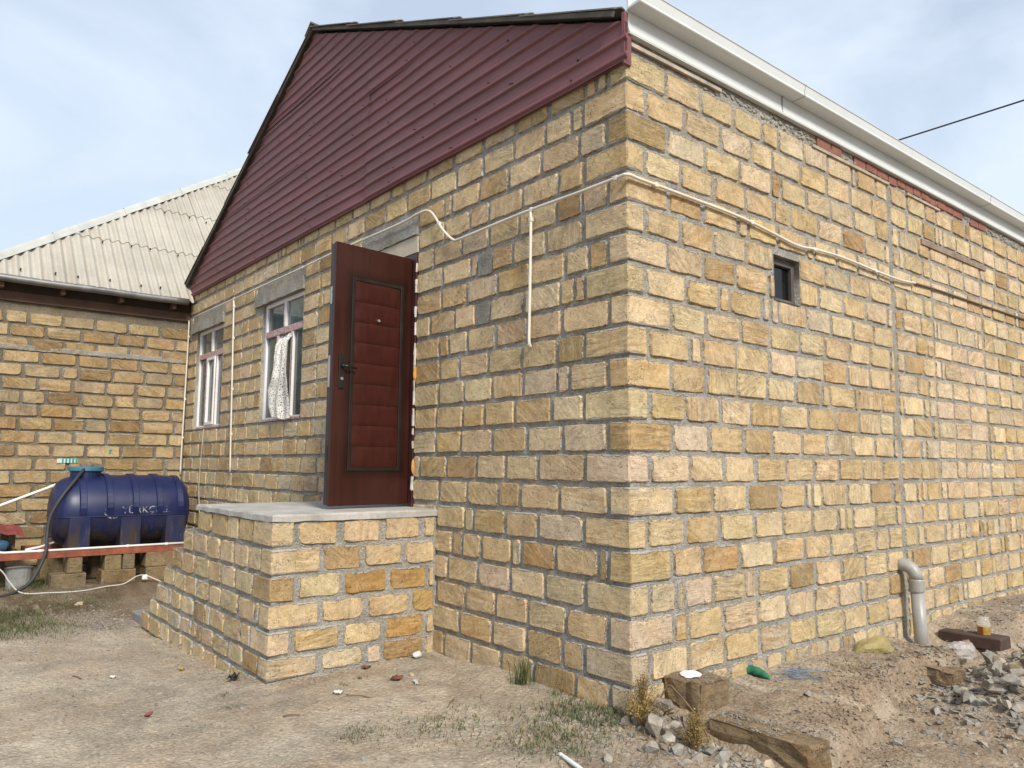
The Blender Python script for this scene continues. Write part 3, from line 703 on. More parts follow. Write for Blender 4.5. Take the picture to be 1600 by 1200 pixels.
# slab with a ragged poured edge
v = []; f = []; N = 44; path = []
def edge(p, q, n_): return [(p[0]+(q[0]-p[0])*i/n_, p[1]+(q[1]-p[1])*i/n_) for i in range(n_)]
path = edge((-3.83, -.0), (-3.83, PY-.012), 14)+edge((-3.83, PY-.012), (PX+.014, PY-.012), 22)+edge((PX+.014, PY-.012), (PX+.014, -.0), 18)+[(PX+.014, -.003)]
K = len(path)
for k, (x, y) in enumerate(path):
    j = U(-.004, .004); cx, cy = -2.95, -.65; l = math.hypot(x-cx, y-cy); ox, oy = (x-cx)/l*j, (y-cy)/l*j
    v += [(x+ox, y+oy, 1.103+U(-.008, .008)), (x+ox*1.3, y+oy*1.3, 1.140+U(-.004, .004)), (x*.99+cx*.01, y*.99+cy*.01, 1.153)]
f = [(k*3+i, (k+1)*3+i, (k+1)*3+i+1, k*3+i+1) for k in range(K-1) for i in range(2)]; f += [tuple(k*3+2 for k in range(K)), tuple(k*3 for k in reversed(range(K)))]
f += [((K-1)*3, 0, 1, (K-1)*3+1), ((K-1)*3+1, 1, 2, (K-1)*3+2)]
Geo().add(v, f).build('landing_slab', plain('pale_concrete', (.37, .355, .325), .9, .28, 5, bump=.6, fine=45), PORCH)
gzz = -.1
Geo().box(-6.10, -5.52, -1.34, -.05, -.32, gzz).build('concrete_step', M_CONC, None, bevel=.012, label='low concrete slab at the foot of the porch steps', cat='slab')

# ================================================================== NEIGHBOUR HOUSE
NB = empty('neighbour_house', (-12, -1, 0), label='older limestone house with pale corrugated hipped roof behind the tank', cat='house')
NW = Wall((XL, 0, 0), (0, 1, 0), (1, 0, 0)); NY0 = -2.82
nw = mortar_sheet('wall', NW, lines(NY0, -.005, lambda y: .03), lines(-.2, 3.73, lambda z: .03), [], M_MORT2, NB, seed=50, amp=.010, base=-.012)
nb = []; z = -.1; r = 0
NPAL = [((.50, .37, .20), 4), ((.55, .42, .235), 3), ((.43, .30, .145), 3), ((.34, .24, .12), 1.6), ((.46, .36, .22), 2)]
while z < 3.6:
    h = .186+U(-.006, .006)
    if 3.71-(z+h) < .1: h = 3.712-z
    if 3.03 < z+h*.5 < 3.14: z += .09; r += 1; continue
    for a0, a1, b0, b1 in course(NY0+.01+(.2 if r % 2 else 0)+U(-.05, .05), -.012, z, min(z+h, 3.715), .38, .44, joint=(.016, .03), sliver=.06):
        nb.append((block_geo(NW, a0, a1, b0, b1, proud=U(.004, .014), chip=.25), tint(.92, NPAL), nw, XNEG))
    if r % 2: nb.append((block_geo(NW, NY0+.005, NY0+.17, z+.01, z+h-.01), tint(.9, NPAL), nw, XNEG))
    z += h; r += 1
place_blocks(nb, 300, M_STONE2, NB)
v = []; f = []; ys = np.linspace(NY0, -.01, 60)
for y in ys:
    w = U(.01, .022)
    v += [(XL-.01, y, 3.045+U(-.012, .012)), (XL+w, y, 3.06+U(-.008, .008)), (XL+w, y, 3.115+U(-.01, .01)), (XL-.01, y, 3.135+U(-.01, .01))]
for i in range(59):
    for k in range(3): f.append((i*4+k, (i+1)*4+k, (i+1)*4+k+1, i*4+k+1))
mk('mortar_band', v, f, M_MORT, nw)
Geo().box(XL-.25, XL-.004, -.0, .3, -.3, 4.12).build('corner_filler', M_MORT2, NB)  # filler box added to close the gap where sky showed through
Geo().box(-16, XL-.01, NY0-.02, NY0+.28, -.3, 3.72).build('end_wall', M_MORT2, NB)
M_BRD = plain('brown_board', (.105, .062, .042), .85, .35, 5, bump=.3); M_DBRD = plain('dark_board', (.055, .036, .026), .9, .35, 5)
Geo().box(XL-.2, XL+.035, NY0, -.01, 3.725, 3.86).build('wall_plate', M_BRD, NB, bevel=.004)
Geo().box(XL-.2, XL+.012, NY0, -.015, 3.862, 4.06).build('frieze_board', M_DBRD, NB)
for y in (-2.55, -1.82, -1.07, -.33): Geo().box(XL+.013, XL+.22, y, y+.055, 3.87, 3.965).build('rafter_end', M_BRD, NB, bevel=.004)
M_GALV = plain('galvanised_gutter', (.20, .195, .19), .42, .22, 7, metal=.6, bump=.1)
gt = Geo().tube([(XL+.27, NY0-.1+i*.2, 3.985+.003*math.sin(i)) for i in range(15)], .052, 14).build('gutter', M_GALV, NB, smooth=True)
for y in (-2.35, -.55): Geo().tube([(XL+.27, y, 3.985), (XL+.27, y+.014, 3.985)], .056, 14).build('gutter_joint', M_GALV, gt)
n = NT('corrugated_fibre_cement'); p = n.pos(); a = n.noise(p, 1.3, 4, .6); st = n.noise(n.map(p, (.4, 7, .4)), 1.5, 4, .6); b = n.noise(p, 40, 3, .6)
c = n.mix(n.ramp(st, .50, .72, 0, .5), (.40, .375, .325), (.33, .265, .19)); c = n.scale(c, n.math('MULTIPLY', n.ramp(a, .3, .7, .85, 1.12), n.ramp(b, .3, .7, .93, 1.07)))
M_CORR = n.fin(c, .85, 0, .2); n.bump(b, .2, .004)
XE, ZE, MR, KR, HY0 = -8.99, 4.02, 1.0, 1.3, -2.93
nroof = empty('roof'); nroof.parent = NB; nroof.matrix_parent_inverse = Matrix.Translation(-Vector(NB.location))
nl = math.hypot(1, MR); nrx, nrz = MR/nl, 1/nl
colw = 1.12
for ci in range(6):
    y0 = HY0+.05+ci*colw; y1 = y0+colw+.05
    for ri, (t0, t1) in enumerate(((-.03, 1.02), (.97, 2.0), (1.95, 3.0), (2.95, 4.0))):
        ys = np.arange(y0, y1+.001, .14/7); v = []; f = []
        for y in ys:
            tm = (y-HY0)/KR-.02; s0 = t0 if y < -.02 else max(t0, .36); s1 = min(t1, tm); s0 = min(s0, s1)
            d = .024*math.cos(2*math.pi*(y-HY0)/.14)+.010*(ci % 2)
            for s, e in ((s0, .014), (s1, 0)):
                for th in (0, -.008): hh = d+e+th+.012*ri*0; v.append((XE-s+nrx*hh, y, ZE+MR*s+nrz*hh))
        for i in range(len(ys)-1):
            q = i*4; w = q+4
            if abs(v[q][0]-v[q+2][0]) < .003 and abs(v[w][0]-v[w+2][0]) < .003: continue
            f += [(q, w, w+2, q+2), (q+1, q+3, w+3, w+1), (q, q+1, w+1, w), (q+2, w+2, w+3, q+3)]
        if f: mk('roof_sheet', v, f, M_CORR, nroof, smooth=False)
g = Geo()
for ci in range(6):
    for t in (.12, .9, 1.85):
        for k in (.18, .5, .85):
            y = HY0+.05+ci*colw+round(k*8)*.14; tt = t+U(-.03, .03)
            if y < -.1 or tt > .7:
                if tt < (y-HY0)/KR-.1: g.tube([(XE-tt+nrx*.01, y, ZE+MR*tt+nrz*.01), (XE-tt+nrx*.045, y, ZE+MR*tt+nrz*.045)], .012, 6)
g.build('roof_nails', plain('nail_heads', (.06, .05, .045), .7), nroof, kind='stuff')
M_HIP = plain('hip_cap', (.43, .44, .41), .8, .15, 4)
sd = Vector((-1, KR, MR)).normalized(); 
for k in range(6):
    t0, t1 = k*.85, k*.85+.9; v = []
    for t in (t0, t1):
        c0 = Vector((XE-t, HY0+t*KR, ZE+MR*t)); e = .012 if t == t0 else 0
        pd = Vector((1, 0, -MR)).normalized(); qd = Vector((-.55, -1.0, -.62)).normalized(); up = Vector((nrx*.6, -.55, nrz)).normalized()
        v += [c0+pd*.13+up*(.035+e), c0+pd*.05+up*(.075+e), c0+up*(.085+e), c0+qd*.06+up*(.07+e), c0+qd*.16+up*(.02+e)]
    mk('hip_cap', v, [(i, i+1, i+6, i+5) for i in range(4)]+[(0, 5, 9, 4)], M_HIP, nroof)
# the other slope, out of sight
mk('far_slope', [(XE, HY0, ZE-.02), (XE-5, HY0+5*KR, ZE+MR*5-.02), (XE-9, HY0+5*KR, ZE+MR*5-.02), (-17, HY0, ZE-.02)], [(0, 1, 2, 3)], M_CORR, nroof)

# ================================================================== CONDUITS ON THE HOUSE WALLS
M_CND = plain('white_conduit', (.62, .58, .50), .45, .12, 3, bump=.1); M_CND2 = plain('brown_conduit', (.12, .085, .065), .6, .2, 6, bump=.1)
def conduit(name, pts, lbl, mat=M_CND, r=.0112, clips=(), n_=6):
    P = spline(pts, n_); o = Geo().tube(P, r, 8).build(name, mat, None, smooth=True); o['label'] = lbl; o['category'] = 'conduit'
    for i in clips:
        q = P[min(i, len(P)-1)]; w = Vector((0, 1, 0)) if abs(q.y) < .06 and q.x < -.02 else Vector((-1, 0, 0))
        Geo().box(-.015, .015, -.016, .016, -.016, .016).build('clip', mat, o, bevel=.004, loc=q+w*.004)
    return o
f_ = -.038; b_ = -.03
conduit('electrical_conduit', [(-9.17, f_, 3.755), (-7.15, f_, 3.745), (-4.9, f_, 3.735), (-4.07, f_-.004, 3.735), (-2.75, f_-.012, 3.71), (-2.45, f_-.012, 3.725), (-2.25, f_, 3.70), (-2.05, f_, 3.49), (-1.90, f_, 3.372), (-1.80, f_, 3.352), (-1.4, f_, 3.358), (-.9, f_, 3.362), (-.4, f_, 3.352), (-.06, -.042, 3.349),
        (.032, -.032, 3.349), (.036, .1, 3.345), (.03, .6, 3.345), (.028, 1.17, 3.336), (.028, 1.6, 3.30), (.03, 1.95, 3.268), (.032, 2.2, 3.285), (.03, 2.65, 3.30), (.03, 3.25, 3.283), (.03, 3.75, 3.277), (.03, 4.05, 3.30)],
        'white conduit running along the front wall and round the corner', clips=(6, 12, 40, 66, 78, 92, 104, 120, 132))
conduit('electrical_conduit', [(.02, 4.06, 3.302), (.018, 4.6, 3.315), (.018, 5.6, 3.32), (.018, 7.1, 3.33), (.018, 9.8, 3.33)], 'brown conduit continuing along the far part of the side wall', M_CND2)
conduit('electrical_conduit', [(-.9, f_-.002, 3.345), (-.905, f_, 3.0), (-.912, f_, 2.6), (-.915, f_, 2.40), (-.918, -.02, 2.36)], 'white conduit drop between the door and the house corner', clips=(1,))
conduit('electrical_conduit', [(-7.15, f_-.002, 3.73), (-7.12, f_, 3.2), (-7.07, f_, 2.5), (-7.03, f_, 1.9), (-6.99, f_, 1.40)], 'white conduit drop between the two front windows', clips=(1, 6, 12, 18))
conduit('electrical_conduit', [(-9.175, f_-.002, 3.74), (-9.18, f_, 3.2), (-9.2, f_, 2.5), (-9.215, f_, 1.9), (-9.22, f_, 1.33)], 'white conduit drop at the inner corner left of the windows', clips=(3, 12, 18))
conduit('hanging_cable', [(-8.2, -.03, 2.0), (-8.22, -.035, 1.8), (-8.3, -.03, 1.2), (-8.15, -.05, .5), (-7.9, -.35, .1)], 'thin pale cord hanging from the narrow sash window', plain('pale_cord', (.45, .42, .36), .6), r=.006)

# lace curtain blown out of the open casement
n = NT('lace'); uv = n.uv(); d = n.voro(uv, 42, 'DISTANCE_TO_EDGE'); e = n.noise(uv, 60, 2)
hole = n.math('MULTIPLY', n.ramp(d, .13, .19), n.ramp(e, .35, .5)); n.fin((.68, .66, .61), .9)
tb = n.n('ShaderNodeBsdfTransparent'); ms = n.n('ShaderNodeMixShader'); n.t.links.new(n.math('MULTIPLY', hole, .85), ms.inputs[0]); n.t.links.new(n.b.outputs[0], ms.inputs[1]); n.t.links.new(tb.outputs[0], ms.inputs[2]); n.t.links.new(ms.outputs[0], n.out.inputs[0])
v = []; f = []; uv = []; A, B = 26, 44
for j in range(B+1):
    t = j/B; z = 3.06-1.02*t
    xl = np.interp(t, [0, .3, .55, .66, .85, 1], [-5.66, -5.64, -5.66, -5.80, -5.77, -5.66]); xr = np.interp(t, [0, .5, .8, 1], [-5.28, -5.15, -5.10, -5.12])
    for i in range(A+1):
        s = i/A; y = np.interp(t, [0, .12, .5, 1], [.06, -.02, -.06, -.05])+.022*math.sin(s*17+t*2)*min(1, t*3+.3)+.012*math.sin(s*7-t*5)
        v.append((xl+(xr-xl)*s+.008*math.sin(t*19+s*3), min(y, .06 if t > .05 else .1), z+(.02*math.sin(s*6) if j == B else 0))); uv.append((s*.55, t*1.05))
for j in range(B):
    for i in range(A): q = j*(A+1)+i; f.append((q, q+1, q+A+2, q+A+1))
tag(mk('lace_curtain', v, f, n.m, None, smooth=True, uv=uv), 'white lace curtain hanging out of the open front window', 'curtain')

# overhead cable beyond the house
P = [(-30+t*1.5, 12, 8.19+.0006*(-30+t*1.5+2.4)**2) for t in range(31)]
tag(Geo().tube(P, .016, 6).build('overhead_cable', plain('black_cable', (.03, .03, .035), .6), None, smooth=True), 'dark overhead cable crossing the sky beyond the long eaves', 'cable')

# ================================================================== WATER TANK
n = NT('blue_polyethylene'); p = n.pos(); sp = n.n('ShaderNodeSeparateXYZ'); n.t.links.new(p, sp.inputs[0])
a = n.noise(p, 5, 4, .6); ds = n.noise(n.map(p, (9, 9, 2.2)), 1.0, 5, .65)
c = n.scale(n.rgb((.009, .015, .066)), n.ramp(a, .3, .7, .85, 1.15))
dirt = n.math('MULTIPLY', n.ramp(ds, .40, .56, 0, .92), n.ramp(sp.outputs[2], .55, .86, 1, 0)); c = n.mix(dirt, c, (.045, .032, .02))
c = n.mix(n.math('MULTIPLY', n.ramp(n.noise(n.map(p, (30, 30, 4)), 1.0, 3), .62, .7, 0, .5), n.ramp(sp.outputs[2], .5, .8, 1, 0)), c, (.14, .12, .09))
M_TANK = n.fin(c, n.ramp(a, .3, .7, .36, .50), 0, .45)
TX, TY0, TY1, TZ, TR = -8.42, -1.87, -.17, .865, .475; TYC = (TY0+TY1)/2; TH = (TY1-TY0)/2
TANK = empty('water_tank', (TX, TYC, .39), label='blue ribbed plastic water tank lying on its stand', cat='water tank')
def trad(y): t = min(1, abs((y-TYC)/TH)); return TR*(1-t**7.0)**(1/3.4)
v = []; f = []; NS, NA = 46, 44
tsv = [math.sin(math.pi/2*(2*i/NS-1)) for i in range(NS+1)]
for t in tsv:
    y = TYC+TH*t; r = max(trad(y), .002)
    for k in range(NA): c = 2*math.pi*k/NA; v.append((TX+r*math.cos(c), y, TZ+r*math.sin(c)))
for i in range(NS):
    for k in range(NA): f.append((i*NA+k, i*NA+(k+1) % NA, (i+1)*NA+(k+1) % NA, (i+1)*NA+k))
Geo().add(v, f).build('body', M_TANK, TANK, smooth=True)
for y in (-1.55, -1.24, -.93, -.63, -.36):
    v = []; f = []; K = 26; w = .048
    for k in range(K+1):
        c = math.radians(-8+196*k/K); e = min(1, k/2, (K-k)/2)
        for dy, dr in ((-w, -.01), (-w*.72, .022*e), (w*.72, .022*e), (w, -.01)):
            r = trad(y)+dr; v.append((TX+r*math.cos(c), y+dy, TZ+r*math.sin(c)))
    for k in range(K):
        for q in range(3): f.append((k*4+q, (k+1)*4+q, (k+1)*4+q+1, k*4+q+1))
    mk('rib', v, f, M_TANK, TANK)
P = []
for s in (1, -1):
    for t in (tsv[1:-1] if s > 0 else tsv[1:-1][::-1]): y = TYC+TH*t; r = trad(y); P.append((TX+s*(r*.995+.002), y, TZ-.055))
Geo().tube(P+[P[0]], .008, 6).build('mould_seam', M_TANK, TANK, smooth=True)
for y in (-1.58, -.98, -.42):
    Geo().box(TX-TR-.01, TX+TR+.012, y-.125, y+.125, .405, .80).build('saddle_foot', M_TANK, TANK, bevel=.012)
Geo().tube([(TX, -1.47, 1.28), (TX, -1.47, 1.405)], .185, 24).build('neck', M_TANK, TANK, smooth=False)
M_TEAL = plain('teal_lid', (.035, .16, .24), .5, .15, 8)
Geo().tube([(TX, -1.47, 1.39), (TX, -1.47, 1.40), (TX, -1.47, 1.445), (TX, -1.47, 1.452)], [.20, .212, .212, .20], 28).build('lid', M_TEAL, TANK)
# worn white lettering, wrapped on the tank
n = NT('worn_white_print'); p = n.pos(); n.fin((.55, .55, .58), .6)
tb = n.n('ShaderNodeBsdfTransparent'); ms = n.n('ShaderNodeMixShader'); wear = n.ramp(n.noise(p, 24, 4, .7), .44, .56); n.t.links.new(n.math('ADD', n.math('MULTIPLY', wear, .52), .48), ms.inputs[0])
n.t.links.new(n.b.outputs[0], ms.inputs[1]); n.t.links.new(tb.outputs[0], ms.inputs[2]); n.t.links.new(ms.outputs[0], n.out.inputs[0]); M_PRINT = n.m
fc = bpy.data.curves.new('letters', 'FONT'); fc.body = 'YÜRKÇELL'; fc.size = .15; fc.space_character = 1.05
fo = bpy.data.objects.new('letters', fc); COL.objects.link(fo); dg = bpy.context.evaluated_depsgraph_get(); lm = bpy.data.meshes.new_from_object(fo.evaluated_get(dg)); bpy.data.objects.remove(fo)
xs = [q.co.x for q in lm.vertices]; wd = max(xs)-min(xs)
for q in lm.vertices:
    y = -1.10+(q.co.x-min(xs))*(.60/wd); zz = .845+q.co.y*.85; c = math.asin((zz-TZ)/(TR+.0)); q.co = Vector((TX+(trad(y)+.004)*math.cos(c), y, zz))
lm.materials.clear(); lm.materials.append(M_PRINT); link('lettering', lm, TANK)
v = []; f = []
for k in range(25):
    c = math.radians(150+170*k/24); w = .006+.018*math.sin(math.pi*k/24)**2
    for rr in (.10, .10-w):
        y = -1.21+rr*1.0*math.cos(c); zz = .865+rr*.85*math.sin(c); q = math.asin((zz-TZ)/TR); v.append((TX+(trad(y)+.004)*math.cos(q), y, zz))
f = [(2*k, 2*k+2, 2*k+3, 2*k+1) for k in range(24)]; mk('crescent_mark', v, f, M_PRINT, TANK)
# scrap weighing down the lid
bm = bmesh.new(); bmesh.ops.create_icosphere(bm, subdivisions=2, radius=1)
for q in bm.verts: k = 1+U(-.18, .18); q.co = Vector((TX+.02+q.co.x*.12*k, -1.43+q.co.y*.13*k, 1.452+max(0, q.co.z)*.07*k+.0*k))
me = bpy.data.meshes.new('rag'); bm.to_mesh(me); bm.free(); me.materials.append(plain('brown_rag', (.16, .13, .10), .95, .35, 20, bump=.5)); tag(link('rag', me), 'brown rag lying on the teal tank lid', 'rag')
# stand
M_RUST = plain('primer_steel', (.22, .062, .03), .7, .45, 9, bump=.3)
for x, lbl in ((-7.885, 'orange brown steel rail along the front of the tank'), (-8.86, 'orange brown steel rail behind the tank')):
    g = Geo(); g.box(x-.05, x+.0, -2.62 if x > -8 else -2.1, -.18, .395, .402); g.box(x-.006, x+.0, -2.62 if x > -8 else -2.1, -.18, .325, .3945); tag(g.build('steel_rail', M_RUST, None, jit=.001), lbl, 'rail')
def support(y0, y1, z0, z1, lbl, x0=-8.2, x1=-7.88, k=1.0):
    V, F, uvv, c = quoin_geo(x0, x1, y0, y1, z0, z1)[:4]; o = mk('support_block', V, F, M_STONE2, None, uv=uvv, tint=tint(.5*k, NPAL), loc=c); return tag(o, lbl, 'stone block')  # tint cut down: the darkness under the tank is put into the colour
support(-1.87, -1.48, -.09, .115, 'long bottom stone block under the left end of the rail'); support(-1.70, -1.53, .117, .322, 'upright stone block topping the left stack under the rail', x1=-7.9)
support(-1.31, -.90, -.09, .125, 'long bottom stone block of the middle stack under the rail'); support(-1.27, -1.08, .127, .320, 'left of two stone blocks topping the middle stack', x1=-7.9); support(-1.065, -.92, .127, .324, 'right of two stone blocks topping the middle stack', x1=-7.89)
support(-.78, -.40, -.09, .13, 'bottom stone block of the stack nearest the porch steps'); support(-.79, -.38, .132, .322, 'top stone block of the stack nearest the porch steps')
for y, a in ((-1.7, 'left'), (-1.1, 'middle'), (-.6, 'right')): support(y-.18, y+.18, -.09, .325, 'shadowed stone pier behind the %s stack under the tank' % a, -9.0, -8.7, .8)  # k darkens these piers further, shade painted into their tint
# pipes and cords round the tank
M_PPR = plain('white_pipe', (.68, .68, .66), .35, .08, 4, bump=0); M_HOSE = plain('black_hose', (.028, .028, .030), .6, .25, 8, bump=.1); M_CORD = plain('white_cord', (.48, .45, .40), .6, .15, 6)
def pipe(name, pts, r, mat, lbl, cat, n_=6, joints=(), sm=True):
    P = spline(pts, n_) if n_ else pts; o = Geo().tube(P, r, 10).build(name, mat, None, smooth=True); tag(o, lbl, cat)
    for a, b in joints: Geo().tube([a, b], r*1.3, 10).build('coupling', mat, o, smooth=True)
    return o
pipe('water_pipe', [(-7.912, -2.60, .53), (-7.912, -2.42, .425), (-7.912, -2.38, .418), (-7.912, -2.0, .418), (-7.912, -1.0, .420), (-7.912, -.2, .422)], .015, M_PPR, 'long white pipe lying on the front rail', 'pipe', 0, [((-7.912, -2.03, .418), (-7.912, -1.97, .418)), ((-7.912, -1.03, .42), (-7.912, -.99, .42)), ((-7.912, -.55, .42), (-7.912, -.51, .42))])
pipe('outlet_pipe', [(-7.99, -2.15, .43), (-8.05, -2.0, .45), (-8.15, -1.83, .49)], .016, M_PPR, 'short white outlet pipe at the lower left end of the tank', 'pipe', 0)
pipe('inlet_pipe', [(-8.5, -2.75, .83), (-8.5, -2.4, .956), (-8.5, -1.85, 1.19), (-8.49, -1.80, 1.215)], .018, M_PPR, 'white pipe sloping up to the upper left of the tank', 'pipe', 0, [((-8.5, -1.86, 1.186), (-8.5, -1.83, 1.2))])
pipe('rubber_hose', [(TX+.18, -1.52, 1.43), (TX+.30, -1.64, 1.28), (TX+.40, -1.80, 1.06), (TX+.42, -1.91, .82), (TX+.46, -1.935, .60), (-7.84, -1.95, .44), (-7.80, -2.0, .27), (-7.72, -2.12, .06), (-7.6, -2.35, -.04), (-7.45, -2.75, -.06), (-7.3, -3.2, -.06)], .021, M_HOSE, 'black rubber hose from the tank top down to the ground', 'hose')
g3 = lambda x, y, d=.012: (x, y, float(gz(x, y))+d)
pipe('power_cord', [(-7.7, -2.7, .42), (-7.7, -2.43, .25), (-7.68, -2.32, .09)]+[g3(x, y) for x, y in ((-7.62, -2.2), (-7.5, -1.95), (-7.48, -1.6), (-7.6, -1.3), (-7.62, -1.1))]+[(-7.66, -.95, .05), (-7.68, -.84, .055), (-7.6, -.72, .0), g3(-7.4, -.6), g3(-7.0, -.4)], .008, M_CORD, 'thin white cord trailing on the ground below the tank', 'cord')
Geo().box(-7.72, -7.66, -.87, -.81, -.0, .06).build('plug', M_PPR, None, bevel=.01, jit=.004, label='small pale plug on the white cord under the rail', cat='plug')
# pump corner at the left edge
tag(Geo().tube([(-8.55, -2.62, .42), (-8.55, -2.62, .44), (-8.55, -2.30, .44), (-8.55, -2.28, .42)], [.06, .09, .09, .06], 14).build('pump', plain('blue_pump', (.03, .075, .14), .45, .2, 10), None, smooth=True), 'small blue water pump under the red sheet', 'pump')
v = []; f = []
for i in range(15):
    for j, x in enumerate((-8.78, -8.40)): v.append((x, -2.75+.045*i*1.0+.0*j, .72-.10*j-.05*max(0, i-8)/6+.010*math.cos(i*1.6)))
f = [(2*i, 2*i+2, 2*i+3, 2*i+1) for i in range(14)]; nn = len(v); v += [(a_, b_2, c_-.006) for a_, b_2, c_ in v]; f += [(2*i+nn, 2*i+1+nn, 2*i+3+nn, 2*i+2+nn) for i in range(14)]
f += [(0, 1, 1+nn, nn), (28, 28+nn, 29+nn, 29)]+[(2*i+1, 2*i+3, 2*i+3+nn, 2*i+1+nn) for i in range(14)]
tag(Geo().add(v, f).build('sheet_cover', plain('red_sheet', (.20, .045, .04), .6, .3, 8), None), 'bent red metal sheet covering the pump', 'metal sheet')
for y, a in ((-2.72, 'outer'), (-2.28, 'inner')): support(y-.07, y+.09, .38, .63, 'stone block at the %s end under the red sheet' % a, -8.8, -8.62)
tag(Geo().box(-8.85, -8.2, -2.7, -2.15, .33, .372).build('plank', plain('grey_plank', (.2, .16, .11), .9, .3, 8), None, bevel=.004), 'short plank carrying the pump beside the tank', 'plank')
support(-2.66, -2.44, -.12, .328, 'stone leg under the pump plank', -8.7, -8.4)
# concrete bucket lying under the plank
tag(Geo().tube([(-8.15, -2.18, -.06), (-8.15, -2.18, -.05), (-8.15, -2.18, .20), (-8.15, -2.18, .205), (-8.15, -2.18, .19), (-8.15, -2.18, -.03)], [.12, .13, .15, .155, .142, .122], 18).build('bucket', plain('grey_bucket', (.22, .22, .21), .8, .3, 8), None, smooth=False), 'grey plastic bucket under the rail beside the weeds', 'bucket')
# striped teal and white strip on the old wall
st = Geo().box(XL+.012, XL+.022, -1.70, -1.44, 1.50, 1.56)
o = st.build('plastic_strip', plain('white_plastic', (.55, .58, .55), .5, .1, 8), None, jit=.0); o.rotation_euler = (math.radians(0), 0, 0); tag(o, 'teal and white striped plastic strip on the old wall', 'strip')
for k in range(5): Geo().box(XL+.0225, XL+.025, -1.64+k*.042, -1.62+k*.044, 1.502, 1.566).build('stripe', plain('teal_plastic', (.02, .28, .24), .5, .1, 8), o)
tag(Geo().box(XL+.012, XL+.02, -1.045, -1.015, 1.64, 1.70).build('paint_dab', plain('teal_dab', (.02, .26, .2), .6), None, jit=.006), 'small teal dab on the old wall above the tank', 'paint dab')

# ================================================================== SIDE YARD
# grey sewer pipe: elbow out of the wall, collar, straight drop
M_PVCG = plain('grey_pvc_pipe', (.30, .295, .275), .42, .14, 5, bump=.05)
DP = empty('drain_pipe', (.15, 3.55, -.15), label='grey plastic drain pipe bending down out of the side wall', cat='pipe')
el = [(-.02, 3.52, .665), (.03, 3.52, .668), (.07, 3.52, .66), (.105, 3.525, .635), (.128, 3.53, .595), (.134, 3.533, .55)]
Geo().tube(el, .056, 20).build('elbow', M_PVCG, DP, smooth=True)
Geo().tube([(.134, 3.533, .553), (.134, 3.533, .545), (.135, 3.535, .455), (.135, 3.536, .448)], [.060, .064, .064, .060], 20).build('collar', M_PVCG, DP, smooth=False)
Geo().tube([(.135, 3.535, .452), (.15, 3.56, -.28)], .055, 20).build('pipe_length', M_PVCG, DP, smooth=True)
# footing stones
def stone_thing(name, x0, x1, y0, y1, z0, z1, lbl, t=(.27, .195, .115), cat='stone block'):
    bm = bmesh.new(); bmesh.ops.create_cube(bm, size=1); bmesh.ops.subdivide_edges(bm, edges=bm.edges[:], cuts=4, use_grid_fill=True)
    bmesh.ops.bevel(bm, geom=[e for e in bm.edges if e.calc_face_angle(0) > .5], offset=.02, segments=1, affect='EDGES')
    V = []; F = []; uvv = []
    for v in bm.verts: v.co = Vector((v.co.x*(x1-x0), v.co.y*(y1-y0), v.co.z*(z1-z0)))+Vector((U(-.011, .011), U(-.011, .011), U(-.011, .011)))
    bm.normal_update(); ox = U(0, 50)
    for f in bm.faces:
        q = []
        for v in f.verts: V.append(v.co.copy()); uvv.append(((v.co.y if abs(f.normal.x) > .7 else v.co.x)+ox, (v.co.z if abs(f.normal.z) < .7 else v.co.y))); q.append(len(V)-1)
        F.append(tuple(q))
    bm.free(); return tag(mk(name, V, F, M_STONE2, None, uv=uvv, tint=t, loc=((x0+x1)/2, (y0+y1)/2, (z0+z1)/2)), lbl, cat)
stone_thing('footing_stone', .012, .28, .285, .56, -.1, .235, 'brown footing stone jutting out beside the house corner')
stone_thing('kerb_beam', .38, 1.0, .235, .43, -.2, .088, 'long brown stone beam lying in the dirt by the corner')
stone_thing('footing_stone', .50, .72, 2.72, 2.94, -.25, .01, 'squared stone half buried in the bank below the pipe', (.27, .20, .13))
# ---- rubble
def hull(npts, sq=(1, 1, .75), seed=0):
    r = random.Random(seed); bm = bmesh.new()
    for _ in range(npts):
        d = Vector((r.gauss(0, 1), r.gauss(0, 1), r.gauss(0, 1))).normalized()*r.uniform(.75, 1.1); bm.verts.new((d.x*sq[0], d.y*sq[1], d.z*sq[2]))
    res = bmesh.ops.convex_hull(bm, input=bm.verts[:]); 
    bmesh.ops.delete(bm, geom=[v for v in bm.verts if not v.link_faces], context='VERTS')
    return bm
n = NT('rubble'); oi = n.n('ShaderNodeObjectInfo').outputs['Random']; p = n.pos(); a = n.noise(p, 18, 5, .65); b = n.noise(p, 90, 3)
c = n.mix(n.ramp(oi, .5, .8), (.25, .235, .21), (.36, .335, .295)); c = n.mix(n.ramp(oi, .9, .92), c, (.42, .33, .21)); c = n.mix(n.ramp(oi, .08, .05), c, (.17, .15, .13))
c = n.mix(n.ramp(n.noise(p, 5, 4), .46, .62, 0, .7), c, (.33, .28, .22))
n.bump(n.math('ADD', a, n.math('MULTIPLY', b, .5)), .7, .012); M_ROCK = n.fin(n.scale(c, n.math('MULTIPLY', n.ramp(a, .3, .7, .72, 1.22), n.ramp(b, .3, .7, .88, 1.12))), .95, 0, .15)
ROCKS = []
for k in range(14):
    bm = hull(17, (1, U(.6, .95), U(.45, .8)), 100+k); bmesh.ops.bevel(bm, geom=bm.edges[:], offset=.06, segments=1, affect='EDGES') if k < 0 else None
    me = bpy.data.meshes.new('rock'); bm.to_mesh(me); bm.free(); me.materials.append(M_ROCK); ROCKS.append(me)
TOPS = []
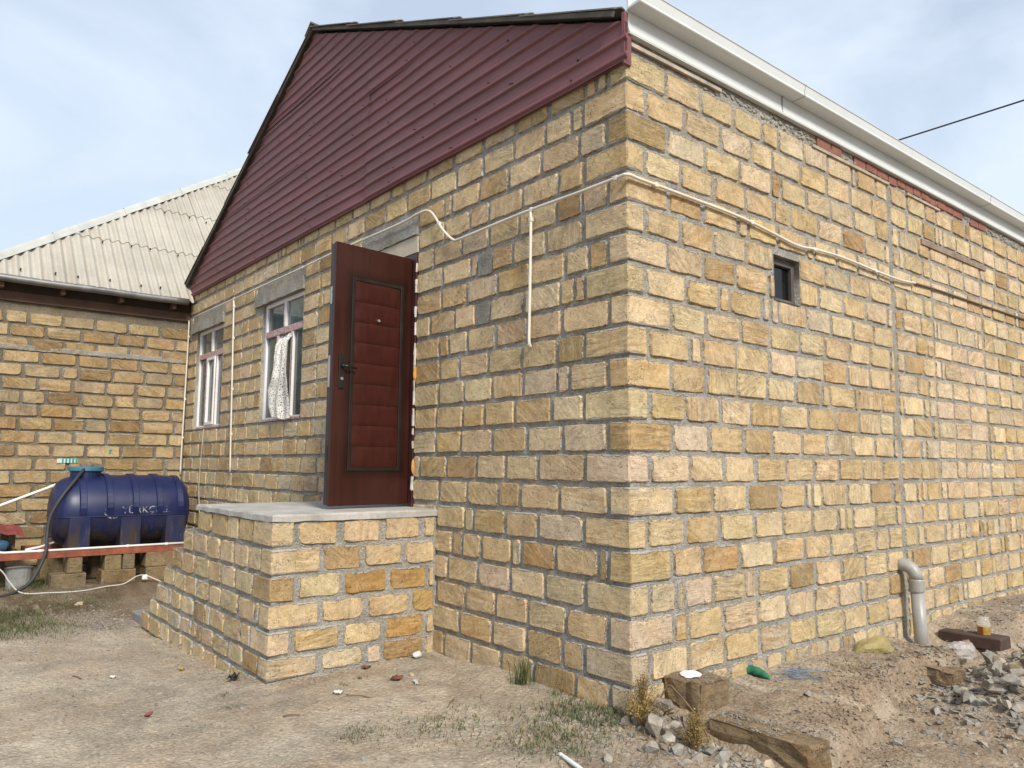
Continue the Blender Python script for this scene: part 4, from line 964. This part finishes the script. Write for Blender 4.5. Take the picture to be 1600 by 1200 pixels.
def rock(x, y, r, lbl, grp, name='rubble_stone', sink=.45, up=0.0):
    o = bpy.data.objects.new(name, rnd.choice(ROCKS)); COL.objects.link(o); z = float(gz(x, y))
    for (px, py, pr, pz) in TOPS:
        d = math.hypot(px-x, py-y)
        if d < (pr+r)*.62: z = max(z, pz-.25*r)
    TOPS.append((x, y, r, z+r*.75)); o.location = (x, y, z+r*(.55-sink)+up); o.scale = (r*U(.85, 1.25), r*U(.8, 1.1), r*U(.8, 1.15)); o.rotation_euler = (U(-.5, .5), U(-.5, .5), U(0, 6.28)); return tag(o, lbl, 'stone', grp)
for _ in range(185):
    x = rnd.gauss(1.18, .32); y = rnd.gauss(3.05, .55); r = min(.12, .030+abs(rnd.gauss(0, .030)))
    if x < .5 or (x < .75 and y < 3.0): continue
    rock(x, y, r, 'grey broken rubble stone in the heap right of the drain pipe', 'stones of the rubble heap by the pipe')
for _ in range(65):
    x = U(.03, 1.0); y = .2-abs(rnd.gauss(0, .26)); r = min(.085, .020+abs(rnd.gauss(0, .022)))
    rock(x, y, r, 'grey chip of rubble strewn before the footing stone at the corner', 'stones strewn at the house corner')
for _ in range(26):
    x = U(.45, 1.9); y = U(.6, 3.0); r = min(.05, .012+abs(rnd.gauss(0, .013)))
    rock(x, y, r, 'small stone on the trodden dirt below the bank', 'stones on the dirt below the bank')
for _ in range(30):
    x = U(-2.4, .5); y = U(-2.2, -.15); r = min(.034, .009+abs(rnd.gauss(0, .009)))
    if x < -1.6 and y > -.3: continue
    rock(x, y, r, 'small stone scattered on the dirt before the front wall', 'stones scattered before the front wall')
for (u, v, r, lbl) in ((1205, 988+30, .0, ''), ):
    pass
p = on_ground(123, 945); rock(p[0], p[1], .055, 'round pale stone on the brown soil before the tank', None, 'pale_stone')
for u, v, r, lbl in ((1035, 1118, .085, 'large pale stone at the foot of the house corner'), (1022, 1150, .08, 'flat dark stone beside the front dry shrub'), (1075, 1128, .06, 'pale lump of mortar between the two dry shrubs'), (1262, 1086, .035, 'pale stone standing on top of the stone beam'), (1290, 1085, .03, 'lone pale stone on the bank behind the beam')):
    p = on_ground(u, v); rock(p[0], p[1], r, lbl, None, 'loose_stone')
# fine gravel: nobody could count it
V = []; F = []; pr8 = []
for k in range(8):
    bm = hull(8, (1, .8, .6), 300+k); bm.verts.index_update(); pr8.append(([v.co.copy() for v in bm.verts], [tuple(v.index for v in f.verts) for f in bm.faces])); bm.free()
def gravel(x, y, r, z=None):
    vs, fs = rnd.choice(pr8); a = U(0, 6.28); ca, sa = math.cos(a), math.sin(a); z = float(gz(x, y)) if z is None else z; n = len(V)
    sx, sy, sz = r*U(.7, 1.4), r*U(.7, 1.2), r*U(.6, 1.1)
    for q in vs: X, Y = q.x*sx, q.y*sy; V.append((x+X*ca-Y*sa, y+X*sa+Y*ca, z+q.z*sz+r*.15))
    F.extend(tuple(i+n for i in f) for f in fs)
for _ in range(1700): gravel(rnd.gauss(1.18, .38), rnd.gauss(3.1, .66), U(.010, .045))
for _ in range(260): x = U(-.02, 1.05); gravel(x, .2-abs(rnd.gauss(0, .27)), U(.012, .032))
for _ in range(420): gravel(U(.36, .80), U(.24, .46), U(.003, .012), .088)
for _ in range(160): gravel(U(.03, .28), U(.30, .52), U(.003, .010), .235)
for _ in range(1500): gravel(U(-.4, 1.6), rnd.gauss(-.1, .35), U(.004, .016))
for _ in range(1200): gravel(rnd.gauss(1.1, .5), rnd.gauss(3.2, .9), U(.006, .022))
for _ in range(1300): gravel(U(.1, 2.0), U(.4, 3.0), U(.003, .011))
for _ in range(1500): gravel(U(-3.2, .8), U(-2.6, .0), .004+abs(rnd.gauss(0, .005)))
for _ in range(1500): gravel(U(-7.5, -1.5), U(-3.4, -1.45), .005+abs(rnd.gauss(0, .006)))
for _ in range(900): gravel(rnd.gauss(-6.0, .35), rnd.gauss(-1.65, .2), U(.008, .02))
for _ in range(900): gravel(U(-5.3, -2.0), -1.42-abs(rnd.gauss(0, .35)), U(.003, .010))
for _ in range(700): gravel(rnd.gauss(.4, .25), rnd.gauss(5.2, .8), U(.008, .024))
me = bpy.data.meshes.new('gravel'); me.from_pydata(V, [], F); me.materials.append(M_ROCK); tag(link('gravel', me), 'loose gravel and chips strewn over the bare yard', 'gravel', kind='stuff')

V = []; F = []
for _ in range(2600): 
    y = U(.35, 3.4); x = .82-.36*float(sstep(1.2, 1.55, y))+rnd.gauss(.03, .16); gravel(x, y, U(.004, .020))
for _ in range(900): gravel(U(.02, .6), U(.6, 3.3), U(.003, .012))
for _ in range(700): gravel(U(-5.3, -2.1), -1.39-abs(rnd.gauss(0, .10)), U(.003, .014))
for _ in range(300): gravel(-2.1+abs(rnd.gauss(0, .10)), U(-1.4, 0), U(.003, .014))
for _ in range(700): gravel(U(-2.2, .2), -abs(rnd.gauss(0, .22)), U(.003, .013))
me = bpy.data.meshes.new('soil_clods'); me.from_pydata(V, [], F); me.materials.append(M_SOIL); tag(link('soil_clods', me), 'crumbled brown soil clods along the eroded bank', 'soil', kind='stuff')
# ---- grass and weeds
def leafmat(name, c, var=.3):
    n = NT(name); p = n.pos(); a = n.noise(p, 16, 3); m = n.fin(n.mix(n.ramp(a, .35, .65), tuple(x*(1-var) for x in c), tuple(min(1, x*(1+var)) for x in c)), .75, 0, .25); return m
M_GRASS = leafmat('grass_green', (.075, .092, .032), .35); M_DRYG = leafmat('dry_grass', (.22, .165, .065), .35)
def blades(Vv, Ff, x, y, cnt, spread, h, lean=.9, wd=.0022, aniso=1.0):
    for _ in range(int(cnt*2)):
        bx, by = x+rnd.gauss(0, spread)*aniso, y+rnd.gauss(0, spread); z = float(gz(bx, by))-.004; a = U(0, 6.28); hh = h*U(.45, 1.2); l = hh*lean*U(.2, 1.1); dx, dy = math.cos(a), math.sin(a); w = wd*U(.6, 1.3); n = len(Vv)
        Vv += [(bx-dy*w, by+dx*w, z), (bx+dy*w, by-dx*w, z), (bx+dx*l*.4+dy*w*.8, by+dy*l*.4-dx*w*.8, z+hh*.6), (bx+dx*l*.4-dy*w*.8, by+dy*l*.4+dx*w*.8, z+hh*.6), (bx+dx*l, by+dy*l, z+hh*.95)]
        Ff += [(n, n+1, n+2, n+3), (n+3, n+2, n+4)]
V = []; F = []
for u, v, c, s, h in ((880, 1135, 420, .16, .075), (905, 1110, 200, .10, .08), (955, 1120, 160, .09, .08), (700, 1135, 200, .12, .05), (860, 1165, 220, .14, .055), (555, 1150, 110, .06, .035), (570, 1140, 60, .05, .03), (350, 1087, 25, .025, .035), (360, 1106, 25, .03, .03), (880, 1085, 60, .05, .06), (820, 1165, 80, .1, .04), (650, 1150, 60, .12, .03),
                      (110, 937, 600, .28, .05), (150, 940, 300, .22, .05), (15, 985, 1500, .28, .075), (5, 965, 700, .2, .08), (95, 970, 120, .12, .03), (540, 1070, 25, .02, .03), (45, 918, 260, .14, .11), (65, 912, 200, .1, .12), (30, 915, 120, .1, .12), (560, 1060, 30, .02, .03)):
    p = on_ground(u, v); blades(V, F, p[0], p[1], int(c*.8), s*1.15, h*.6, 1.2)
me = bpy.data.meshes.new('grass'); me.from_pydata(V, [], F); me.materials.append(M_GRASS); tag(link('grass', me), 'short green grass growing in patches over the dirt', 'grass', kind='stuff')
V = []; F = []
for u, v, c, s, h in ((880, 1140, 200, .2, .07), (1000, 1150, 160, .15, .06), (760, 1120, 120, .2, .04), (620, 1130, 60, .2, .03), (1150, 1165, 60, .1, .05), (1330, 1040, 60, .1, .06), (90, 945, 200, .3, .03), (860, 1065, 80, .06, .10)):
    p = on_ground(u, v); blades(V, F, p[0], p[1], int(c*.4), s, h*.8, 1.1, .0022)
me = bpy.data.meshes.new('dry_grass'); me.from_pydata(V, [], F); me.materials.append(M_DRYG); tag(link('dry_grass', me), 'straw coloured dry grass stalks among the stones', 'grass', kind='stuff')
p = on_ground(822, 1068); V = []; F = []; blades(V, F, p[0], p[1]-.03, 40, .03, .2, .45, .0025)
me = bpy.data.meshes.new('grass_tuft'); me.from_pydata(V, [], F); me.materials.append(M_GRASS); tag(link('grass_tuft', me), 'tall thin grass tuft growing against the front wall', 'grass tuft')
M_SHRUB = leafmat('dry_shrub_leaf', (.27, .185, .06), .4); M_TWIG = plain('twig', (.16, .10, .055), .9, .3, 20)
def shrub(u, v, R, H, cnt, lbl, dx=0, dy=0):
    p = on_ground(u, v); bx, by = p[0]+dx, p[1]+dy; bz = float(gz(bx, by)); S = empty('dry_shrub', (bx, by, bz)); tag(S, lbl, 'shrub')
    g = Geo(); V = []; F = []
    for _ in range(cnt):
        a = U(0, 6.28); e = abs(rnd.gauss(0, .5)); rr = R*min(1.1, e+.15)*U(.5, 1); h = H*(1-.5*min(1, e))*U(.45, 1.05); tip = Vector((bx+math.cos(a)*rr, by+math.sin(a)*rr, bz+h)); mid = Vector((bx+math.cos(a)*rr*.35, by+math.sin(a)*rr*.35, bz+h*.6))
        P = spline([(bx+U(-.02, .02), by+U(-.02, .02), bz-.01), mid, tip], 3); g.tube(P, .0016, 3, False)
        for t in range(26):
            q = mid.lerp(tip, U(.1, 1.15))+Vector((rnd.gauss(0, .016), rnd.gauss(0, .016), rnd.gauss(0, .014))); s = U(.0025, .006); n = len(V)
            d1 = Vector((U(-1, 1), U(-1, 1), U(-1, 1))).normalized()*s; d2 = Vector((U(-1, 1), U(-1, 1), U(-1, 1))).normalized()*s
            V += [q-d1, q+d2, q+d1, q-d2]; F.append((n, n+1, n+2, n+3))
    g.build('stems', M_TWIG, S); mk('foliage', V, F, M_SHRUB, S)
shrub(1003, 1138, .15, .30, 110, 'ochre dry shrub growing against the house corner')
shrub(1085, 1172, .11, .22, 80, 'smaller ochre dry shrub among the stones before the corner')
# bent twig leaning on the footing stone
pipe('dry_twig', [(.05, .12, .02), (.10, .20, .20), (.2, .18, .19), (.42, .10, .10), (.52, .06, .0)], .006, M_TWIG, 'bent dry twig leaning over the rubble at the corner', 'twig')

# ---- litter
def crumple(name, c, size, mat, lbl, cat, seed, sub=3, amp=.35, flat=0.0):
    r = random.Random(seed); bm = bmesh.new(); bmesh.ops.create_icosphere(bm, subdivisions=sub, radius=1)
    dirs = [(Vector((r.gauss(0, 1), r.gauss(0, 1), r.gauss(0, 1))).normalized(), r.uniform(.5, 1.0)) for _ in range(16)]
    for v in bm.verts:
        d = v.co.normalized(); k = min([1.25]+[w/max(.2, d.dot(q)) for q, w in dirs if d.dot(q) > .2])*(1-amp)+amp*r.uniform(.7, 1.05)
        v.co = Vector((d.x*size[0]*k, d.y*size[1]*k, max(-.35, d.z)*size[2]*k))
    me = bpy.data.meshes.new(name); bm.to_mesh(me); bm.free(); me.materials.append(mat); o = link(name, me, None, c); return tag(o, lbl, cat)
def film(name, c, alpha):
    n = NT(name); p = n.obj(); a = n.noise(p, 14, 4, .6, 1.2); n.fin(n.scale(n.rgb(c), n.ramp(a, .3, .7, .7, 1.25)), .28, 0, .5); n.bump(a, .9, .03)
    tb = n.n('ShaderNodeBsdfTransparent'); ms = n.n('ShaderNodeMixShader'); n.put(ms.inputs[0], n.ramp(a, .35, .65, 1-alpha-.12, 1-alpha+.12)); n.t.links.new(n.b.outputs[0], ms.inputs[1]); n.t.links.new(tb.outputs[0], ms.inputs[2]); n.t.links.new(ms.outputs[0], n.out.inputs[0]); return n.m
p = on_ground(1368, 1018); crumple('plastic_bag', (p[0], p[1], p[2]+.03), (.13, .24, .10), film('yellow_film', (.46, .38, .14), .55), 'crumpled translucent yellow plastic bag by the side wall', 'plastic bag', 5, 3, .22)
p = on_ground(1500, 1030); crumple('plastic_bag', (p[0]-.02, p[1]+.05, p[2]+.05), (.14, .20, .13), film('clear_film', (.56, .52, .50), .6), 'crumpled whitish plastic bag beside the rubble heap', 'plastic bag', 9, 3, .25)
crumple('rag', (.12, .40, .245), (.07, .08, .026), plain('white_rag', (.66, .65, .64), .8, .12, 20), 'white crumpled scrap on top of the footing stone', 'rag', 12, 3, .35)
p = on_ground(1180, 1058); M_GRN = plain('green_cloth', (.012, .13, .065), .75, .4, 20, bump=.5)
tag(Geo().tube(spline([(p[0]-.10, p[1]-.05, p[2]+.03), (p[0]-.03, p[1], p[2]+.045), (p[0]+.04, p[1]+.02, p[2]+.028), (p[0]+.10, p[1]+.01, p[2]+.012)], 4), [.018, .026, .030, .030, .028, .030, .032, .028, .026, .024, .022, .018, .008], 9).build('green_sock', M_GRN, None, jit=.005, smooth=True), 'twisted green cloth scrap lying below the side wall', 'cloth')
p = on_ground(1243, 1056); g = Geo()
for _ in range(15):
    q = [(p[0]+rnd.gauss(0, .07), p[1]+rnd.gauss(0, .10), 0) for _ in range(4)]; q = [(a, b, float(gz(a, b))+U(.004, .03)) for a, b, _c in q]; g.tube(spline(q, 5), .0016, 4, False)
tag(g.build('twine_tangle', plain('blue_twine', (.17, .22, .28), .8, .25, 20), None), 'tangle of pale blue twine on the dirt bank', 'twine')
# glass jar on the brown plank
PLK = Vector((.46, 4.05, 0)); pz = float(gz(.46, 4.05, False))
tag(Geo().box(-.26, .24, -.12, .12, -.06, .04).build('timber_board', plain('rotten_timber', (.06, .035, .026), .9, .4, 9, bump=.5), None, bevel=.008, jit=.004, loc=(.40, 4.02, .035)), 'dark rotten timber board beyond the drain pipe', 'board')
JAR = empty('glass_jar', (.47, 4.03, .076), label='glass jar with yellow remains standing on the dark board', cat='jar')
n = NT('jar_glass'); n.fin((.75, .74, .70), .1, 0, .6); tb = n.n('ShaderNodeBsdfTransparent'); ms = n.n('ShaderNodeMixShader'); ms.inputs[0].default_value = .72; n.t.links.new(n.b.outputs[0], ms.inputs[1]); n.t.links.new(tb.outputs[0], ms.inputs[2]); n.t.links.new(ms.outputs[0], n.out.inputs[0])
jx, jy, jz = .47, 4.03, .077
Geo().tube([(jx, jy, jz), (jx, jy, jz+.01), (jx, jy, jz+.11), (jx, jy, jz+.128), (jx, jy, jz+.15)], [.045, .05, .05, .040, .042], 18).build('glass_body', n.m, JAR, smooth=True)
Geo().tube([(jx, jy, jz+.003), (jx, jy, jz+.07)], [.0515, .0515], 18).build('paper_label', plain('yellow_label', (.30, .20, .04), .6, .35, 14), JAR)
Geo().box(jx-.012, jx+.012, jy-.056, jy-.048, jz+.006, jz+.07).build('red_print', plain('red_label', (.25, .04, .015), .6), JAR)
# scraps in the yard
def flat_scrap(name, u, v, w, l, h, mat, lbl, cat, rz):
    p = on_ground(u, v); g = Geo(); vs = []; A = 4
    for i in range(A+1):
        for j in range(A+1): vs.append(((i/A-.5)*w+U(-.1, .1)*w/A, (j/A-.5)*l, h*(.4+.6*math.sin(i*1.3+j*.9)**2)))
    vs2 = [(a, b, c-.003) for a, b, c in vs]; fs = []; N = A+1
    for i in range(A):
        for j in range(A): q = i*N+j; fs.append((q, q+N, q+N+1, q+1)); fs.append((q+N*N, q+1+N*N, q+N+1+N*N, q+N+N*N))
    o = Geo().add(vs+vs2, fs).build(name, mat, None, loc=(p[0], p[1], p[2]+.004)); o.rotation_euler = (0, 0, rz); return tag(o, lbl, cat)
M_PAP = plain('white_paper', (.52, .51, .49), .8, .08, 10, bump=0); M_BRN = plain('brown_scrap', (.13, .05, .03), .9, .4, 20)
p = on_ground(656, 1027)
o = crumple('paper_cup', (p[0], p[1]-.02, p[2]+.02), (.035, .055, .04), M_PAP, 'white crumpled paper cup at the corner of porch and wall', 'paper', 21, 2, .3)
flat_scrap('paper_scrap', 528, 1085, .06, .05, .02, M_PAP, 'small white scrap on the dirt before the porch corner', 'paper', .4)
flat_scrap('paper_scrap', 650, 1068, .025, .11, .012, M_PAP, 'narrow white strip on the dirt before the front wall', 'paper', 1.2)
flat_scrap('paper_scrap', 176, 1060, .05, .04, .015, M_PAP, 'tiny white scrap on the open yard left of the porch', 'paper', .2)
flat_scrap('brown_scrap', 620, 1062, .07, .10, .02, M_BRN, 'reddish brown broken scrap on the dirt by the porch', 'scrap', .7)
flat_scrap('brown_scrap', 572, 1045, .05, .06, .02, M_BRN, 'dark red chip close under the porch side', 'scrap', .1)
flat_scrap('red_strip', 232, 1118, .03, .08, .012, plain('red_plastic', (.26, .08, .07), .5), 'thin red plastic strip lying on the open yard', 'scrap', 1.0)
flat_scrap('dark_scrap', 365, 1063, .06, .12, .04, M_BLK, 'black curled scrap at the foot of the porch front', 'scrap', .9)
flat_scrap('dry_leaf', 283, 1048, .05, .04, .02, plain('ochre_leaf', (.35, .20, .04), .8), 'ochre dry leaf on the grey dust beside the steps', 'leaf', .3)
p = on_ground(890, 1187); q = on_ground(912, 1205)
tag(Geo().tube([(p[0]-.06, p[1]-.01, p[2]+.012), (q[0]+.02, q[1]-.02, q[2]+.012)], .011, 10).build('pipe_offcut', M_PPR, None), 'short white pipe offcut lying on the dirt in front', 'pipe')
for k, (u, v, a, l) in enumerate(((560, 1090, .6, .18), (455, 1120, 1.2, .1), (705, 1100, 2.3, .15), (120, 1060, .3, .12))):
    p = on_ground(u, v); pipe('dry_stick', [(p[0]-math.cos(a)*l/2, p[1]-math.sin(a)*l/2, p[2]+.008), (p[0], p[1], p[2]+.014), (p[0]+math.cos(a)*l/2, p[1]+math.sin(a)*l/2, p[2]+.008)], .004, M_TWIG, ('thin dry stick between the porch corner and the front wall', 'short dry stick on the yard before the porch corner', 'dry stick near the grass before the front wall', 'small dry stick far left on the open yard')[k], 'stick', 3)
